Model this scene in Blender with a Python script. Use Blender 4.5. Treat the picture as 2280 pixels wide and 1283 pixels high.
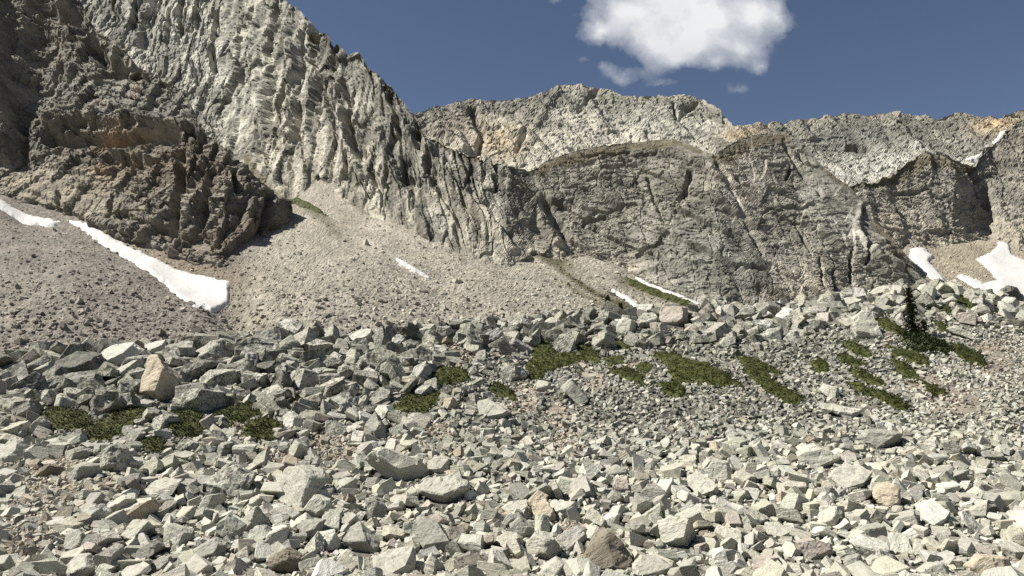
import bpy, bmesh, math, random
import numpy as np

# ------------------------------------------------------------------ camera, sky, sun, exposure
for o in list(bpy.data.objects):
    bpy.data.objects.remove(o)
scene = bpy.context.scene
COL = scene.collection
W, H, F = 2280.0, 1283.0, 1789.0            # size and focal length of the photograph in its pixels
PITCH = math.radians(8.0)
SP, CP = math.sin(PITCH), math.cos(PITCH)

cam_data = bpy.data.cameras.new('camera')
cam_data.sensor_width = 36.0
cam_data.lens = 36.0 * F / W
cam_data.clip_start = 0.1
cam_data.clip_end = 30000.0
cam = bpy.data.objects.new('camera', cam_data)
COL.objects.link(cam)
cam.location = (0, 0, 0)
cam.rotation_euler = (math.radians(90) + PITCH, 0, 0)
scene.camera = cam

SUN_AZ = math.radians(-94.0)     # from the view direction (+Y), negative is to the left
SUN_EL = math.radians(50.0)
sun_dir = np.array([math.sin(SUN_AZ) * math.cos(SUN_EL), math.cos(SUN_AZ) * math.cos(SUN_EL), math.sin(SUN_EL)])

SKY = 0.0575
world = bpy.data.worlds.new('World')
scene.world = world
world.use_nodes = True
wn = world.node_tree
wn.nodes.clear()
w_out = wn.nodes.new('ShaderNodeOutputWorld')
w_bg = wn.nodes.new('ShaderNodeBackground')
w_sky = wn.nodes.new('ShaderNodeTexSky')
w_sky.sky_type = 'NISHITA'
w_sky.sun_disc = False
w_sky.sun_elevation = SUN_EL
w_sky.sun_rotation = SUN_AZ
w_sky.altitude = 3300.0
w_sky.air_density = 1.0
w_sky.dust_density = 0.6
w_sky.ozone_density = 1.0
w_tint = wn.nodes.new('ShaderNodeMix')
w_tint.data_type = 'RGBA'
w_tint.blend_type = 'MULTIPLY'
w_tint.inputs[0].default_value = 1.0
w_tint.inputs[7].default_value = (0.95, 0.86, 0.82, 1)
wn.links.new(w_sky.outputs[0], w_tint.inputs[6])
wn.links.new(w_tint.outputs[2], w_bg.inputs[0])
w_bg.inputs[1].default_value = SKY
wn.links.new(w_bg.outputs[0], w_out.inputs[0])

sun_data = bpy.data.lights.new('sun', 'SUN')
sun_data.energy = 5.0
sun_data.angle = math.radians(0.5)
sun_data.color = (1.0, 0.97, 0.89)
sun = bpy.data.objects.new('sun', sun_data)
COL.objects.link(sun)
from mathutils import Vector, Matrix, Euler
sun.rotation_euler = Vector(sun_dir).to_track_quat('Z', 'Y').to_euler()
sun.location = tuple(sun_dir * 500)

scene.view_settings.view_transform = 'Standard'
scene.view_settings.look = 'None'
scene.view_settings.gamma = 1.0
scene.view_settings.exposure = 0.85
scene.view_settings.use_curve_mapping = False
scene.cycles.max_bounces = 6
scene.cycles.diffuse_bounces = 2
scene.cycles.use_denoising = False
scene.cycles.use_adaptive_sampling = True
scene.cycles.adaptive_threshold = 0.01
scene.cycles.pixel_filter_type = 'BLACKMAN_HARRIS'

# ------------------------------------------------------------------ small mathematics
rng = np.random.default_rng(7)
random.seed(7)

def ray(px, py):
    """direction through a pixel of the photograph: x and z per metre of depth (y)"""
    u = (np.asarray(px, float) - W / 2) / F
    v = (H / 2 - np.asarray(py, float)) / F
    y = CP - v * SP
    return u / y, (SP + v * CP) / y

def pixel(P):
    P = np.asarray(P, float)
    f = P[..., 1] * CP + P[..., 2] * SP
    up = -P[..., 1] * SP + P[..., 2] * CP
    return W / 2 + F * P[..., 0] / f, H / 2 - F * up / f

def curve(pts):
    a = np.array(pts, float)
    return lambda x: np.interp(x, a[:, 0], a[:, 1])

def sstep(a, b, x):
    t = np.clip((x - a) / (b - a), 0, 1)
    return t * t * (3 - 2 * t)

def hash01(ix, iy, iz, seed):
    h = (ix.astype(np.int64) * 374761393 + iy.astype(np.int64) * 668265263 + iz.astype(np.int64) * 2147483647 + seed * 974634777)
    h = (h ^ (h >> 13)) & 0x7fffffff
    h = (h * 1274126177) & 0x7fffffffffff
    h = (h ^ (h >> 16)) & 0xffffffff
    h = (h * 2246822519) & 0xffffffffffff
    h = (h ^ (h >> 15)) & 0xffffff
    return h / float(0xffffff)

def vnoise(P, seed=0):
    """smooth value noise in -1..1"""
    I = np.floor(P).astype(np.int64)
    f = P - I
    f = f * f * f * (f * (f * 6 - 15) + 10)
    out = np.zeros(len(P))
    for dx in (0, 1):
        wx = f[:, 0] if dx else 1 - f[:, 0]
        for dy in (0, 1):
            wy = f[:, 1] if dy else 1 - f[:, 1]
            for dz in (0, 1):
                wz = f[:, 2] if dz else 1 - f[:, 2]
                out += wx * wy * wz * hash01(I[:, 0] + dx, I[:, 1] + dy, I[:, 2] + dz, seed)
    return out * 2 - 1

def fbm(P, octaves=4, seed=0, gain=0.5):
    s, a, t = 0.0, 1.0, 0.0
    for k in range(octaves):
        s = s + a * vnoise(P * (2.03 ** k) + 17.3 * k, seed + k)
        t += a
        a *= gain
    return s / t

def ridged(P, octaves=3, seed=0):
    s, a, t = 0.0, 1.0, 0.0
    for k in range(octaves):
        s = s + a * (1 - 2 * np.abs(vnoise(P * (2.1 ** k) + 31.7 * k, seed + k)))
        t += a
        a *= 0.5
    return s / t

def facets(P, scale, seed=0, tilt=0.8, crack=0.0):
    """broken rock: every cell of a jittered lattice is a tilted flat face, with an open joint round it.
    Returns height about -1..1 and a random number per cell"""
    q = P / np.asarray(scale, float)
    I = np.floor(q).astype(np.int64)
    best = np.full(len(q), 1e9)
    second = np.full(len(q), 1e9)
    bid = np.zeros((len(q), 3), np.int64)
    bd = np.zeros((len(q), 3))
    for dx in (-1, 0, 1):
        for dy in (-1, 0, 1):
            for dz in (-1, 0, 1):
                a, b, c = I[:, 0] + dx, I[:, 1] + dy, I[:, 2] + dz
                j = hash01(a, b, c, seed)
                d = np.stack([q[:, 0] - a - 0.1 - 0.8 * j, q[:, 1] - b - 0.1 - 0.8 * ((j * 57.31) % 1.0), q[:, 2] - c - 0.1 - 0.8 * ((j * 913.7) % 1.0)], 1)
                dist = (d * d).sum(1)
                m = dist < best
                second = np.where(m, best, np.minimum(second, dist))
                best = np.where(m, dist, best)
                bid[m, 0], bid[m, 1], bid[m, 2] = a[m], b[m], c[m]
                bd[m] = d[m]
    a, b, c = bid[:, 0], bid[:, 1], bid[:, 2]
    r = hash01(a, b, c, seed + 3)
    g = np.stack([hash01(a, b, c, seed + 4), hash01(a, b, c, seed + 5), hash01(a, b, c, seed + 6)], 1) * 2 - 1
    hgt = ((r * 2 - 1) + tilt * (g * bd).sum(1) * 2) * 0.6
    if crack > 0:
        e = np.sqrt(second) - np.sqrt(best)
        keepc = hash01(a, b, c, seed + 9) > 0.25
        hgt = hgt - crack * sstep(0.16, 0.03, e) * keepc
    return hgt, (r * 7.31) % 1.0

def blocks(U, V, lu, lv, seed, soft=0.14, under=0.0):
    """jointed rock: rows of blocks, each face sloping outwards along U and broken off sharply at its end.
    Returns height 0..1 and a random number per block"""
    t = U / lu
    i = np.floor(t)
    s = t - i
    z = np.zeros_like(i).astype(np.int64)
    w = V / lv + 7 * hash01(i.astype(np.int64), z, z, seed)
    j = np.floor(w)
    v = w - j
    ii, jj = i.astype(np.int64), j.astype(np.int64)
    a = hash01(ii, jj, z, seed + 1)
    b = hash01(ii, jj, z, seed + 2)
    cut = 1 - soft * (0.4 + 1.2 * b)
    prof = np.where(s < cut, s / cut, (1 - s) / (1 - cut))
    tilt = (hash01(ii, jj, z, seed + 3) - 0.5) * (v - 0.5)
    return (0.2 + 0.8 * a * a) * prof + 0.55 * (b - 0.5) + 0.8 * tilt, hash01(ii, jj, z, seed + 4)

def clefts(A, B, seed, lo=0.88, hi=0.985):
    """irregular open cracks that run along B: 1 in the crack, 0 beside it"""
    n = vnoise(np.stack([A, B, 0 * A + 3.7], 1), seed) + 0.35 * vnoise(np.stack([A * 2.3, B * 2.3, 0 * A + 9.1], 1), seed + 1)
    return sstep(lo, hi, 1 - np.abs(n) * 1.6)

def seg_dist(px, py, pts):
    best = np.full(np.shape(px), 1e9)
    for (x0, y0), (x1, y1) in zip(pts[:-1], pts[1:]):
        dx, dy = x1 - x0, y1 - y0
        t = np.clip(((px - x0) * dx + (py - y0) * dy) / (dx * dx + dy * dy + 1e-9), 0, 1)
        best = np.minimum(best, np.hypot(px - x0 - t * dx, py - y0 - t * dy))
    return best

def inside(px, py, poly):
    c = np.zeros(np.shape(px), bool)
    n = len(poly)
    for i in range(n):
        x0, y0 = poly[i]
        x1, y1 = poly[(i + 1) % n]
        c ^= ((y0 > py) != (y1 > py)) & (px < (x1 - x0) * (py - y0) / (y1 - y0 + 1e-12) + x0)
    return c

def signed(px, py, poly):
    """signed distance to a polygon, positive inside"""
    d = seg_dist(px, py, list(poly) + [poly[0]])
    return np.where(inside(px, py, poly), d, -d)

def blob(px, py, cx, cy, rx, ry, ang=0.0):
    c, s = math.cos(math.radians(ang)), math.sin(math.radians(ang))
    x, y = px - cx, py - cy
    a, b = (x * c + y * s) / rx, (-x * s + y * c) / ry
    return np.exp(-(a * a + b * b))

# ------------------------------------------------------------------ mesh and property helpers
def make_mesh(name, V, faces, attrs=None, mat=None, smooth=False):
    me = bpy.data.meshes.new(name)
    V = np.ascontiguousarray(V, np.float32)
    faces = np.ascontiguousarray(faces, np.int32)
    n, k = faces.shape
    me.vertices.add(len(V))
    me.vertices.foreach_set('co', V.ravel())
    me.loops.add(n * k)
    me.loops.foreach_set('vertex_index', faces.ravel())
    me.polygons.add(n)
    me.polygons.foreach_set('loop_start', np.arange(0, n * k, k, dtype=np.int32))
    me.polygons.foreach_set('loop_total', np.full(n, k, np.int32))
    me.polygons.foreach_set('use_smooth', np.full(n, smooth, bool))
    for key, val in (attrs or {}).items():
        val = np.ascontiguousarray(val, np.float32)
        if val.ndim == 1:
            me.attributes.new(key, 'FLOAT', 'POINT').data.foreach_set('value', val)
        elif key == 'loc':
            me.attributes.new(key, 'FLOAT_VECTOR', 'POINT').data.foreach_set('vector', val.ravel())
        else:
            val = np.concatenate([val, np.ones((len(val), 1), np.float32)], 1)
            me.attributes.new(key, 'FLOAT_COLOR', 'POINT').data.foreach_set('color', val.ravel())
    if mat:
        me.materials.append(mat)
    me.update(calc_edges=True)
    me.validate()
    return me

def link(name, data, parent=None):
    o = bpy.data.objects.new(name, data)
    COL.objects.link(o)
    if parent:
        o.parent = parent
    return o

def tag(o, label=None, cat=None, group=None, kind=None):
    if label: o['label'] = label
    if cat: o['category'] = cat
    if group: o['group'] = group
    if kind: o['kind'] = kind
    return o

def grid_faces(nr, nc, flip=False):
    i = np.arange(nr * nc).reshape(nr, nc)
    f = np.stack([i[:-1, :-1], i[:-1, 1:], i[1:, 1:], i[1:, :-1]], -1).reshape(-1, 4)
    return f[:, ::-1] if flip else f

# ------------------------------------------------------------------ materials
def nodes_of(name):
    m = bpy.data.materials.new(name)
    m.use_nodes = True
    nt = m.node_tree
    nt.nodes.clear()
    out = nt.nodes.new('ShaderNodeOutputMaterial')
    bs = nt.nodes.new('ShaderNodeBsdfPrincipled')
    nt.links.new(bs.outputs[0], out.inputs[0])
    bs.inputs['Roughness'].default_value = 0.9
    bs.inputs['Specular IOR Level'].default_value = 0.2
    return m, nt, bs

def nd(nt, kind, **kw):
    n = nt.nodes.new(kind)
    for k, v in kw.items():
        setattr(n, k, v)
    return n

def mixc(nt, fac, a, b, blend='MIX'):
    n = nt.nodes.new('ShaderNodeMix')
    n.data_type = 'RGBA'
    n.blend_type = blend
    for sock, val in ((n.inputs[0], fac), (n.inputs[6], a), (n.inputs[7], b)):
        if hasattr(val, 'is_linked'):
            nt.links.new(val, sock)
        elif isinstance(val, (int, float)):
            sock.default_value = val
        else:
            sock.default_value = tuple(val) + (1,)
    return n.outputs[2]

def noise_tex(nt, vec, scale, detail=6, rough=0.6, dist=0.0):
    n = nd(nt, 'ShaderNodeTexNoise')
    n.inputs['Scale'].default_value = scale
    n.inputs['Detail'].default_value = detail
    n.inputs['Roughness'].default_value = rough
    n.inputs['Distortion'].default_value = dist
    if vec is not None:
        nt.links.new(vec, n.inputs['Vector'])
    return n.outputs['Fac']

def ramp(nt, fac, lo, hi, a=0.0, b=1.0):
    n = nd(nt, 'ShaderNodeMapRange')
    nt.links.new(fac, n.inputs[0])
    n.inputs[1].default_value, n.inputs[2].default_value = lo, hi
    n.inputs[3].default_value, n.inputs[4].default_value = a, b
    return n.outputs[0]

def mul_value(nt, a, b):
    n = nd(nt, 'ShaderNodeMath', operation='MULTIPLY')
    for s, v in ((n.inputs[0], a), (n.inputs[1], b)):
        if hasattr(v, 'is_linked'):
            nt.links.new(v, s)
        else:
            s.default_value = v
    return n.outputs[0]

def grey(nt, fac):
    c = nd(nt, 'ShaderNodeCombineColor')
    for i in range(3):
        nt.links.new(fac, c.inputs[i])
    return c.outputs[0]

def bump(nt, bs, height, strength, distance):
    b = nd(nt, 'ShaderNodeBump')
    b.inputs['Strength'].default_value = strength
    b.inputs['Distance'].default_value = distance
    nt.links.new(height, b.inputs['Height'])
    nt.links.new(b.outputs[0], bs.inputs['Normal'])


# ------------------------------------------------------------------ the cumulus in the sky
def sky_cloud():
    nt = wn
    def op(kind, a, b=None, c=None):
        n = nd(nt, 'ShaderNodeMath', operation=kind)
        for k, v in enumerate((a, b, c)):
            if v is None: continue
            if hasattr(v, 'is_linked'): nt.links.new(v, n.inputs[k])
            else: n.inputs[k].default_value = v
        return n.outputs[0]
    d = nd(nt, 'ShaderNodeTexCoord').outputs['Generated']
    sep = nd(nt, 'ShaderNodeSeparateXYZ')
    nt.links.new(d, sep.inputs[0])
    front = op('GREATER_THAN', sep.outputs[1], 0.05)
    yy = op('MAXIMUM', sep.outputs[1], 0.05)
    u, v = op('DIVIDE', sep.outputs[0], yy), op('DIVIDE', sep.outputs[2], yy)
    cm = nd(nt, 'ShaderNodeCombineXYZ')
    nt.links.new(u, cm.inputs[0]); nt.links.new(v, cm.inputs[1])
    # billows bend the outline
    wb = nd(nt, 'ShaderNodeTexNoise'); wb.inputs['Scale'].default_value = 16.0; wb.inputs['Detail'].default_value = 6; wb.inputs['Roughness'].default_value = 0.6
    nt.links.new(cm.outputs[0], wb.inputs['Vector'])
    sub = nd(nt, 'ShaderNodeVectorMath', operation='SUBTRACT'); nt.links.new(wb.outputs['Color'], sub.inputs[0]); sub.inputs[1].default_value = (0.5, 0.5, 0.5)
    sc_ = nd(nt, 'ShaderNodeVectorMath', operation='SCALE'); nt.links.new(sub.outputs[0], sc_.inputs[0]); sc_.inputs['Scale'].default_value = 0.05
    ad = nd(nt, 'ShaderNodeVectorMath', operation='ADD'); nt.links.new(cm.outputs[0], ad.inputs[0]); nt.links.new(sc_.outputs[0], ad.inputs[1])
    puffs = [(1395, 30, 115, 75, 1), (1500, 10, 130, 110, 1), (1590, 40, 125, 95, 1), (1680, 40, 72, 85, 1), (1460, 95, 100, 55, 1), (1560, 100, 80, 55, 1), (1330, 70, 66, 38, 1), (1650, 115, 70, 50, .95),
             (1500, 130, 62, 38, .95), (1420, -60, 130, 90, 1), (1580, -80, 160, 110, 1), (1730, 45, 40, 50, .8), (1385, 168, 50, 28, .62), (1345, 148, 44, 20, .55), (1640, 206, 50, 22, .62), (1440, 160, 50, 22, .5), (1290, 132, 30, 14, .5),
             (1590, 150, 45, 30, .8), (1470, 188, 60, 20, .5), (1240, 4, 22, 10, .4), (1690, 150, 34, 22, .6)]
    field = None
    for (px, py, rx, ry, w) in puffs:
        a, e = ray(px, py)
        dv = nd(nt, 'ShaderNodeVectorMath', operation='SUBTRACT'); nt.links.new(ad.outputs[0], dv.inputs[0]); dv.inputs[1].default_value = (float(a), float(e), 0)
        ml = nd(nt, 'ShaderNodeVectorMath', operation='MULTIPLY'); nt.links.new(dv.outputs[0], ml.inputs[0]); ml.inputs[1].default_value = (F / rx, F / ry, 0)
        ln = nd(nt, 'ShaderNodeVectorMath', operation='LENGTH'); nt.links.new(ml.outputs[0], ln.inputs[0])
        q = ramp(nt, ln.outputs['Value'], 0.0, 1.4, 1.0, 0.0)
        q = op('MULTIPLY', op('MULTIPLY', q, q), 0.9 * w * w)
        field = q if field is None else op('ADD', field, q)
    n1 = noise_tex(nt, ad.outputs[0], 22.0, 9, 0.60)
    n2 = noise_tex(nt, cm.outputs[0], 8.0, 5, 0.55)
    f2 = op('ADD', field, ramp(nt, n1, 0.2, 0.8, -0.30, 0.26))
    dens = op('MULTIPLY', ramp(nt, f2, 0.04, 0.85), ramp(nt, field, 0.015, 0.12))
    dens = op('MULTIPLY', op('POWER', dens, 0.9), front)
    # bright where the sun reaches it, a little greyer low down and where it is thickest
    up = ramp(nt, op('ADD', v, op('MULTIPLY', ramp(nt, n2, 0.3, 0.7, -0.5, 0.5), 0.06)), 0.375, 0.485, 0.0, 1.0)
    K = 1.0 / (SKY * 2 ** 0.85)
    col = mixc(nt, up, (0.54 * K, 0.57 * K, 0.635 * K), (0.86 * K, 0.87 * K, 0.885 * K))
    col = mixc(nt, op('MULTIPLY', ramp(nt, n2, 0.50, 0.72, 0.0, 0.32), 1.0), col, (0.56 * K, 0.58 * K, 0.63 * K))
    out = mixc(nt, dens, w_tint.outputs[2], col)
    nt.links.new(out, w_bg.inputs[0])
sky_cloud()

def terrain_material(name, fine, coarse, amount=0.5, bump_d=0.3, bump_s=0.5):
    """colour of the rock from the mesh, with procedural mottling and relief in world space"""
    m, nt, bs = nodes_of(name)
    col = nd(nt, 'ShaderNodeAttribute', attribute_name='col').outputs['Color']
    pos = nd(nt, 'ShaderNodeNewGeometry').outputs['Position']
    a = noise_tex(nt, pos, fine, 5, 0.65)
    b = noise_tex(nt, pos, coarse, 4, 0.6)
    c1 = mixc(nt, 1.0, col, grey(nt, ramp(nt, a, 0.3, 0.7, 1 - amount, 1 + amount)), 'MULTIPLY')
    c2 = mixc(nt, 1.0, c1, grey(nt, ramp(nt, b, 0.3, 0.7, 1 - amount * 0.5, 1 + amount * 0.5)), 'MULTIPLY')
    nt.links.new(c2, bs.inputs['Base Color'])
    bump(nt, bs, a, bump_s, bump_d)
    return m

def stone_material(name, per_object):
    """foliated quartzite: tint from the mesh or the object, fine layering, lichen specks"""
    m, nt, bs = nodes_of(name)
    if per_object:
        info = nd(nt, 'ShaderNodeObjectInfo')
        tint, lich = info.outputs['Color'], info.outputs['Alpha']
    else:
        tint = nd(nt, 'ShaderNodeAttribute', attribute_name='col').outputs['Color']
        lich = nd(nt, 'ShaderNodeAttribute', attribute_name='lich').outputs['Fac']
    loc = nd(nt, 'ShaderNodeAttribute', attribute_name='loc').outputs['Vector']
    mp = nd(nt, 'ShaderNodeMapping')
    mp.inputs['Scale'].default_value = (1.2, 1.6, 7.0)
    nt.links.new(loc, mp.inputs['Vector'])
    layers = noise_tex(nt, mp.outputs[0], 1.6, 6, 0.65, 0.6)
    grain = noise_tex(nt, loc, 9.0, 6, 0.7)
    patch = noise_tex(nt, loc, 2.3, 5, 0.65)
    c = mixc(nt, 1.0, tint, grey(nt, ramp(nt, layers, 0.3, 0.7, 0.76, 1.16)), 'MULTIPLY')
    c = mixc(nt, 1.0, c, grey(nt, ramp(nt, grain, 0.3, 0.7, 0.92, 1.07)), 'MULTIPLY')
    # lichen: dark crusts with uneven edges, more of them where lich is high
    th = nd(nt, 'ShaderNodeMath', operation='ADD')
    nt.links.new(mul_value(nt, grain, 0.55), th.inputs[0])
    nt.links.new(mul_value(nt, patch, 0.45), th.inputs[1])
    th2 = nd(nt, 'ShaderNodeMath', operation='ADD')
    nt.links.new(th.outputs[0], th2.inputs[0])
    nt.links.new(mul_value(nt, lich, 0.125), th2.inputs[1])
    lm = ramp(nt, th2.outputs[0], 0.595, 0.645)
    c = mixc(nt, mul_value(nt, lm, 0.85), c, (0.085, 0.085, 0.07))
    # a warm stain on some faces
    st = ramp(nt, patch, 0.62, 0.74, 0.0, 0.35)
    c = mixc(nt, st, c, (0.40, 0.33, 0.22))
    nt.links.new(c, bs.inputs['Base Color'])
    h = nd(nt, 'ShaderNodeMath', operation='ADD')
    nt.links.new(layers, h.inputs[0])
    nt.links.new(mul_value(nt, grain, 0.6), h.inputs[1])
    bump(nt, bs, h.outputs[0], 0.7, 0.12)
    return m

MAT_CLIFF = terrain_material('cliff_rock', 1.1, 0.16, 0.30, 0.5, 0.5)
MAT_SCREE = terrain_material('scree', 1.6, 0.10, 0.34, 0.6, 0.7)
MAT_GROUND = terrain_material('talus_ground', 5.0, 0.5, 0.35, 0.15, 0.8)
MAT_STONE = stone_material('talus_stone', False)
MAT_BOULDER = stone_material('boulder_rock', True)

def snow_material():
    m, nt, bs = nodes_of('old_snow')
    pos = nd(nt, 'ShaderNodeNewGeometry').outputs['Position']
    a = noise_tex(nt, pos, 0.35, 5, 0.6)
    b = noise_tex(nt, pos, 1.6, 5, 0.6)
    c = mixc(nt, ramp(nt, a, 0.5, 0.75, 0.0, 0.5), (0.56, 0.545, 0.52), (0.48, 0.45, 0.41))
    c = mixc(nt, ramp(nt, b, 0.60, 0.70, 0.0, 0.35), c, (0.40, 0.36, 0.31))
    nt.links.new(c, bs.inputs['Base Color'])
    bs.inputs['Roughness'].default_value = 0.7
    bump(nt, bs, b, 0.3, 0.4)
    return m
MAT_SNOW = snow_material()

def leaf_material(name, c0, c1, scale):
    m, nt, bs = nodes_of(name)
    pos = nd(nt, 'ShaderNodeNewGeometry').outputs['Position']
    a = noise_tex(nt, pos, scale, 4, 0.6)
    b = noise_tex(nt, pos, scale * 6, 3, 0.6)
    c = mixc(nt, ramp(nt, a, 0.35, 0.65), c0, c1)
    c = mixc(nt, 1.0, c, grey(nt, ramp(nt, b, 0.3, 0.7, 0.75, 1.25)), 'MULTIPLY')
    nt.links.new(c, bs.inputs['Base Color'])
    bs.inputs['Roughness'].default_value = 0.75
    return m
MAT_MAT = leaf_material('juniper_leaf', (0.037, 0.044, 0.011), (0.068, 0.072, 0.020), 0.9)
MAT_NEEDLE = leaf_material('spruce_needle', (0.050, 0.066, 0.028), (0.095, 0.108, 0.050), 1.5)
m_, nt_, bs_ = nodes_of('bark')
bs_.inputs['Base Color'].default_value = (0.10, 0.075, 0.055, 1)
pos_ = nd(nt_, 'ShaderNodeNewGeometry').outputs['Position']
nt_.links.new(mixc(nt_, noise_tex(nt_, pos_, 8.0), (0.06, 0.045, 0.035), (0.16, 0.125, 0.10)), bs_.inputs['Base Color'])
MAT_BARK = m_
# ------------------------------------------------------------------ the near talus slope, a height field
_cr = [(-400, 830), (0, 822), (100, 805), (200, 797), (300, 792), (400, 785), (500, 778), (600, 773), (750, 762), (900, 745), (1000, 728), (1200, 720),
       (1400, 714), (1600, 698), (1750, 688), (1850, 672), (1950, 650), (2050, 645), (2100, 648), (2200, 664), (2280, 678), (2600, 720)]
_cd = curve([(-400, 47), (0, 50), (400, 52), (800, 56), (1200, 60), (1600, 63), (2000, 67), (2600, 74)])
_ca, _ce = ray([p[0] for p in _cr], [p[1] for p in _cr])
_cD = _cd(np.array([p[0] for p in _cr], float))
NEAR = 24.0
_ZB = NEAR * ray(W / 2, H)[1]

def z_fg(x, y, detail=True):
    x = np.asarray(x, float); y = np.asarray(y, float)
    a = np.clip(x / np.maximum(y, 14.0), -0.85, 0.85)
    dc = np.interp(a, _ca, _cD)
    zc = np.interp(a, _ca, _ce * _cD)
    t = (y - NEAR) / (dc - NEAR)
    tc = np.clip(t, 0, 1)
    up = _ZB + (zc - _ZB) * (0.80 * tc + 0.20 * tc * tc)
    near = -1.75 + (_ZB - 0.3 + 1.75) * sstep(1.0, 20.0, y) + 0.3 * sstep(17, 24, y)
    over = np.maximum(y - dc, 0)
    back = zc - 0.02 * over ** 2 * (over < 12) - (over >= 12) * (0.02 * 144 + 0.36 * (over - 12))
    z = np.where(t < 0, near, np.where(t <= 1, up, np.maximum(back, -9.5)))
    if detail:
        P = np.stack([x.ravel() / 9.0, y.ravel() / 9.0, 0 * x.ravel()], 1)
        Q = np.stack([x.ravel() / 2.2, y.ravel() / 2.2, 0 * x.ravel() + 5], 1)
        z = z + (0.42 * fbm(P, 3, 11) + 0.13 * fbm(Q, 3, 21)).reshape(np.shape(z))
    return z

_LX = np.arange(-80, 96, 0.4); _LY = np.arange(12, 96, 0.4)
_LZ = z_fg(*np.meshgrid(_LX, _LY))
def z_look(x, y):
    fx = np.clip((x - _LX[0]) / 0.4, 0, len(_LX) - 1.001); fy = np.clip((y - _LY[0]) / 0.4, 0, len(_LY) - 1.001)
    ix, iy = fx.astype(int), fy.astype(int)
    fx, fy = fx - ix, fy - iy
    return (_LZ[iy, ix] * (1 - fx) + _LZ[iy, ix + 1] * fx) * (1 - fy) + (_LZ[iy + 1, ix] * (1 - fx) + _LZ[iy + 1, ix + 1] * fx) * fy

_steps = np.arange(14, 92, 0.4)
def hit_fg(px, py):
    """where the sight line through a pixel meets the near slope (crest if it passes above)"""
    a, e = ray(np.atleast_1d(px), np.atleast_1d(py))
    Y = _steps[None, :] * np.ones((len(a), 1))
    d = z_look(a[:, None] * Y, Y) - e[:, None] * Y
    hit = d > 0
    k = np.where(hit.any(1), hit.argmax(1), -1)
    dc = np.interp(a, _ca, _cD)
    k0 = np.maximum(k - 1, 0)
    r = np.arange(len(a))
    d0, d1 = d[r, k0], d[r, k]
    t = np.clip(-d0 / (d1 - d0 + 1e-9), 0, 1)
    y = np.where(k > 0, _steps[k0] + t * (_steps[k] - _steps[k0]), dc)
    y = np.minimum(y, dc + 1.0)
    x = a * y
    return np.stack([x, y, z_fg(x, y)], 1)

SOIL = [  # warm gravelly hollows in the near slope (pixels of the photograph)
    (105, 1100, 75, 75, 0), (130, 1040, 70, 22, -20), (60, 1200, 60, 60, 0), (230, 1090, 60, 22, 0), (735, 1000, 60, 38, 30), (600, 1020, 45, 20, 0),
    (1165, 890, 34, 42, 10), (1250, 935, 45, 30, 40), (1320, 845, 34, 26, 30), (1020, 790, 40, 26, 40), (540, 960, 28, 36, 0),
    (1265, 985, 50, 30, 0), (2120, 890, 70, 34, 20), (2060, 855, 60, 26, 20), (970, 960, 30, 30, 0), (1270, 1180, 34, 16, 0), (1060, 1135, 30, 18, 0),
    (2210, 800, 90, 60, 20), (1410, 820, 26, 18, 0)]
def soil_at(px, py):
    s = np.zeros(np.shape(px))
    for b in SOIL:
        s = np.maximum(s, blob(px, py, *b) * (0.6 if b[0] > 2200 else 1.0))
    return s

gx, gy = np.meshgrid(np.arange(-62, 78, 0.5), np.concatenate([np.arange(-14, 18, 1.0), np.arange(18, 84, 0.42), np.arange(84, 142, 2.0)]))
gz = z_fg(gx, gy)
GP = np.stack([gx.ravel(), gy.ravel(), gz.ravel()], 1)
vis = GP[:, 1] > 12
gpx, gpy = np.full(len(GP), -999.0), np.full(len(GP), -999.0)
gpx[vis], gpy[vis] = pixel(GP[vis])
gs = np.clip(soil_at(gpx, gpy) * 1.3 + 0.35 * fbm(GP / 1.3, 4, 31), 0, 1)[:, None]
gfine = fbm(GP / 0.8, 3, 41)[:, None]
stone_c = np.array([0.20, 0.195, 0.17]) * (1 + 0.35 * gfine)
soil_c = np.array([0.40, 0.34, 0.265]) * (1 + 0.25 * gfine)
gcol = 0.75 * np.clip(0.62 * stone_c * (1 - gs) + soil_c * gs, 0.02, 0.9)  # ground outside the soil darkened, shade of deep gaps between stones put into the colour
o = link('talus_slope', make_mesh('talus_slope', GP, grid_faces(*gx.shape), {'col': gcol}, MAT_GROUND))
tag(o, kind='structure')

# the land all round, far below, out to the horizon
n = 60
rr = np.concatenate([[0], np.geomspace(60, 9000, 26)])
th = np.linspace(0, 2 * math.pi, n, endpoint=False)
R_, T_ = np.meshgrid(rr, th, indexing='ij')
GV = np.stack([(R_ * np.cos(T_)).ravel(), (R_ * np.sin(T_)).ravel() + 60, (-10.5 - 0.004 * R_).ravel()], 1)
i = np.arange(len(rr) * n).reshape(len(rr), n)
fq = np.stack([i[:-1], np.roll(i, -1, 1)[:-1], np.roll(i, -1, 1)[1:], i[1:]], -1).reshape(-1, 4)[:, ::-1]
gc = np.array([0.20, 0.18, 0.14]) * np.ones((len(GV), 1))
tag(link('ground', make_mesh('ground', GV, fq, {'col': gc}, MAT_SCREE)), kind='structure')

# ------------------------------------------------------------------ scree: a plane at the angle of rest, with cones and gullies
SM, SK, SC = 0.65, -0.12, -99.8
def depth_scree(px, py):
    a, e = ray(px, py)
    return SC / np.minimum(e - SM - SK * a, -0.12)

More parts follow.
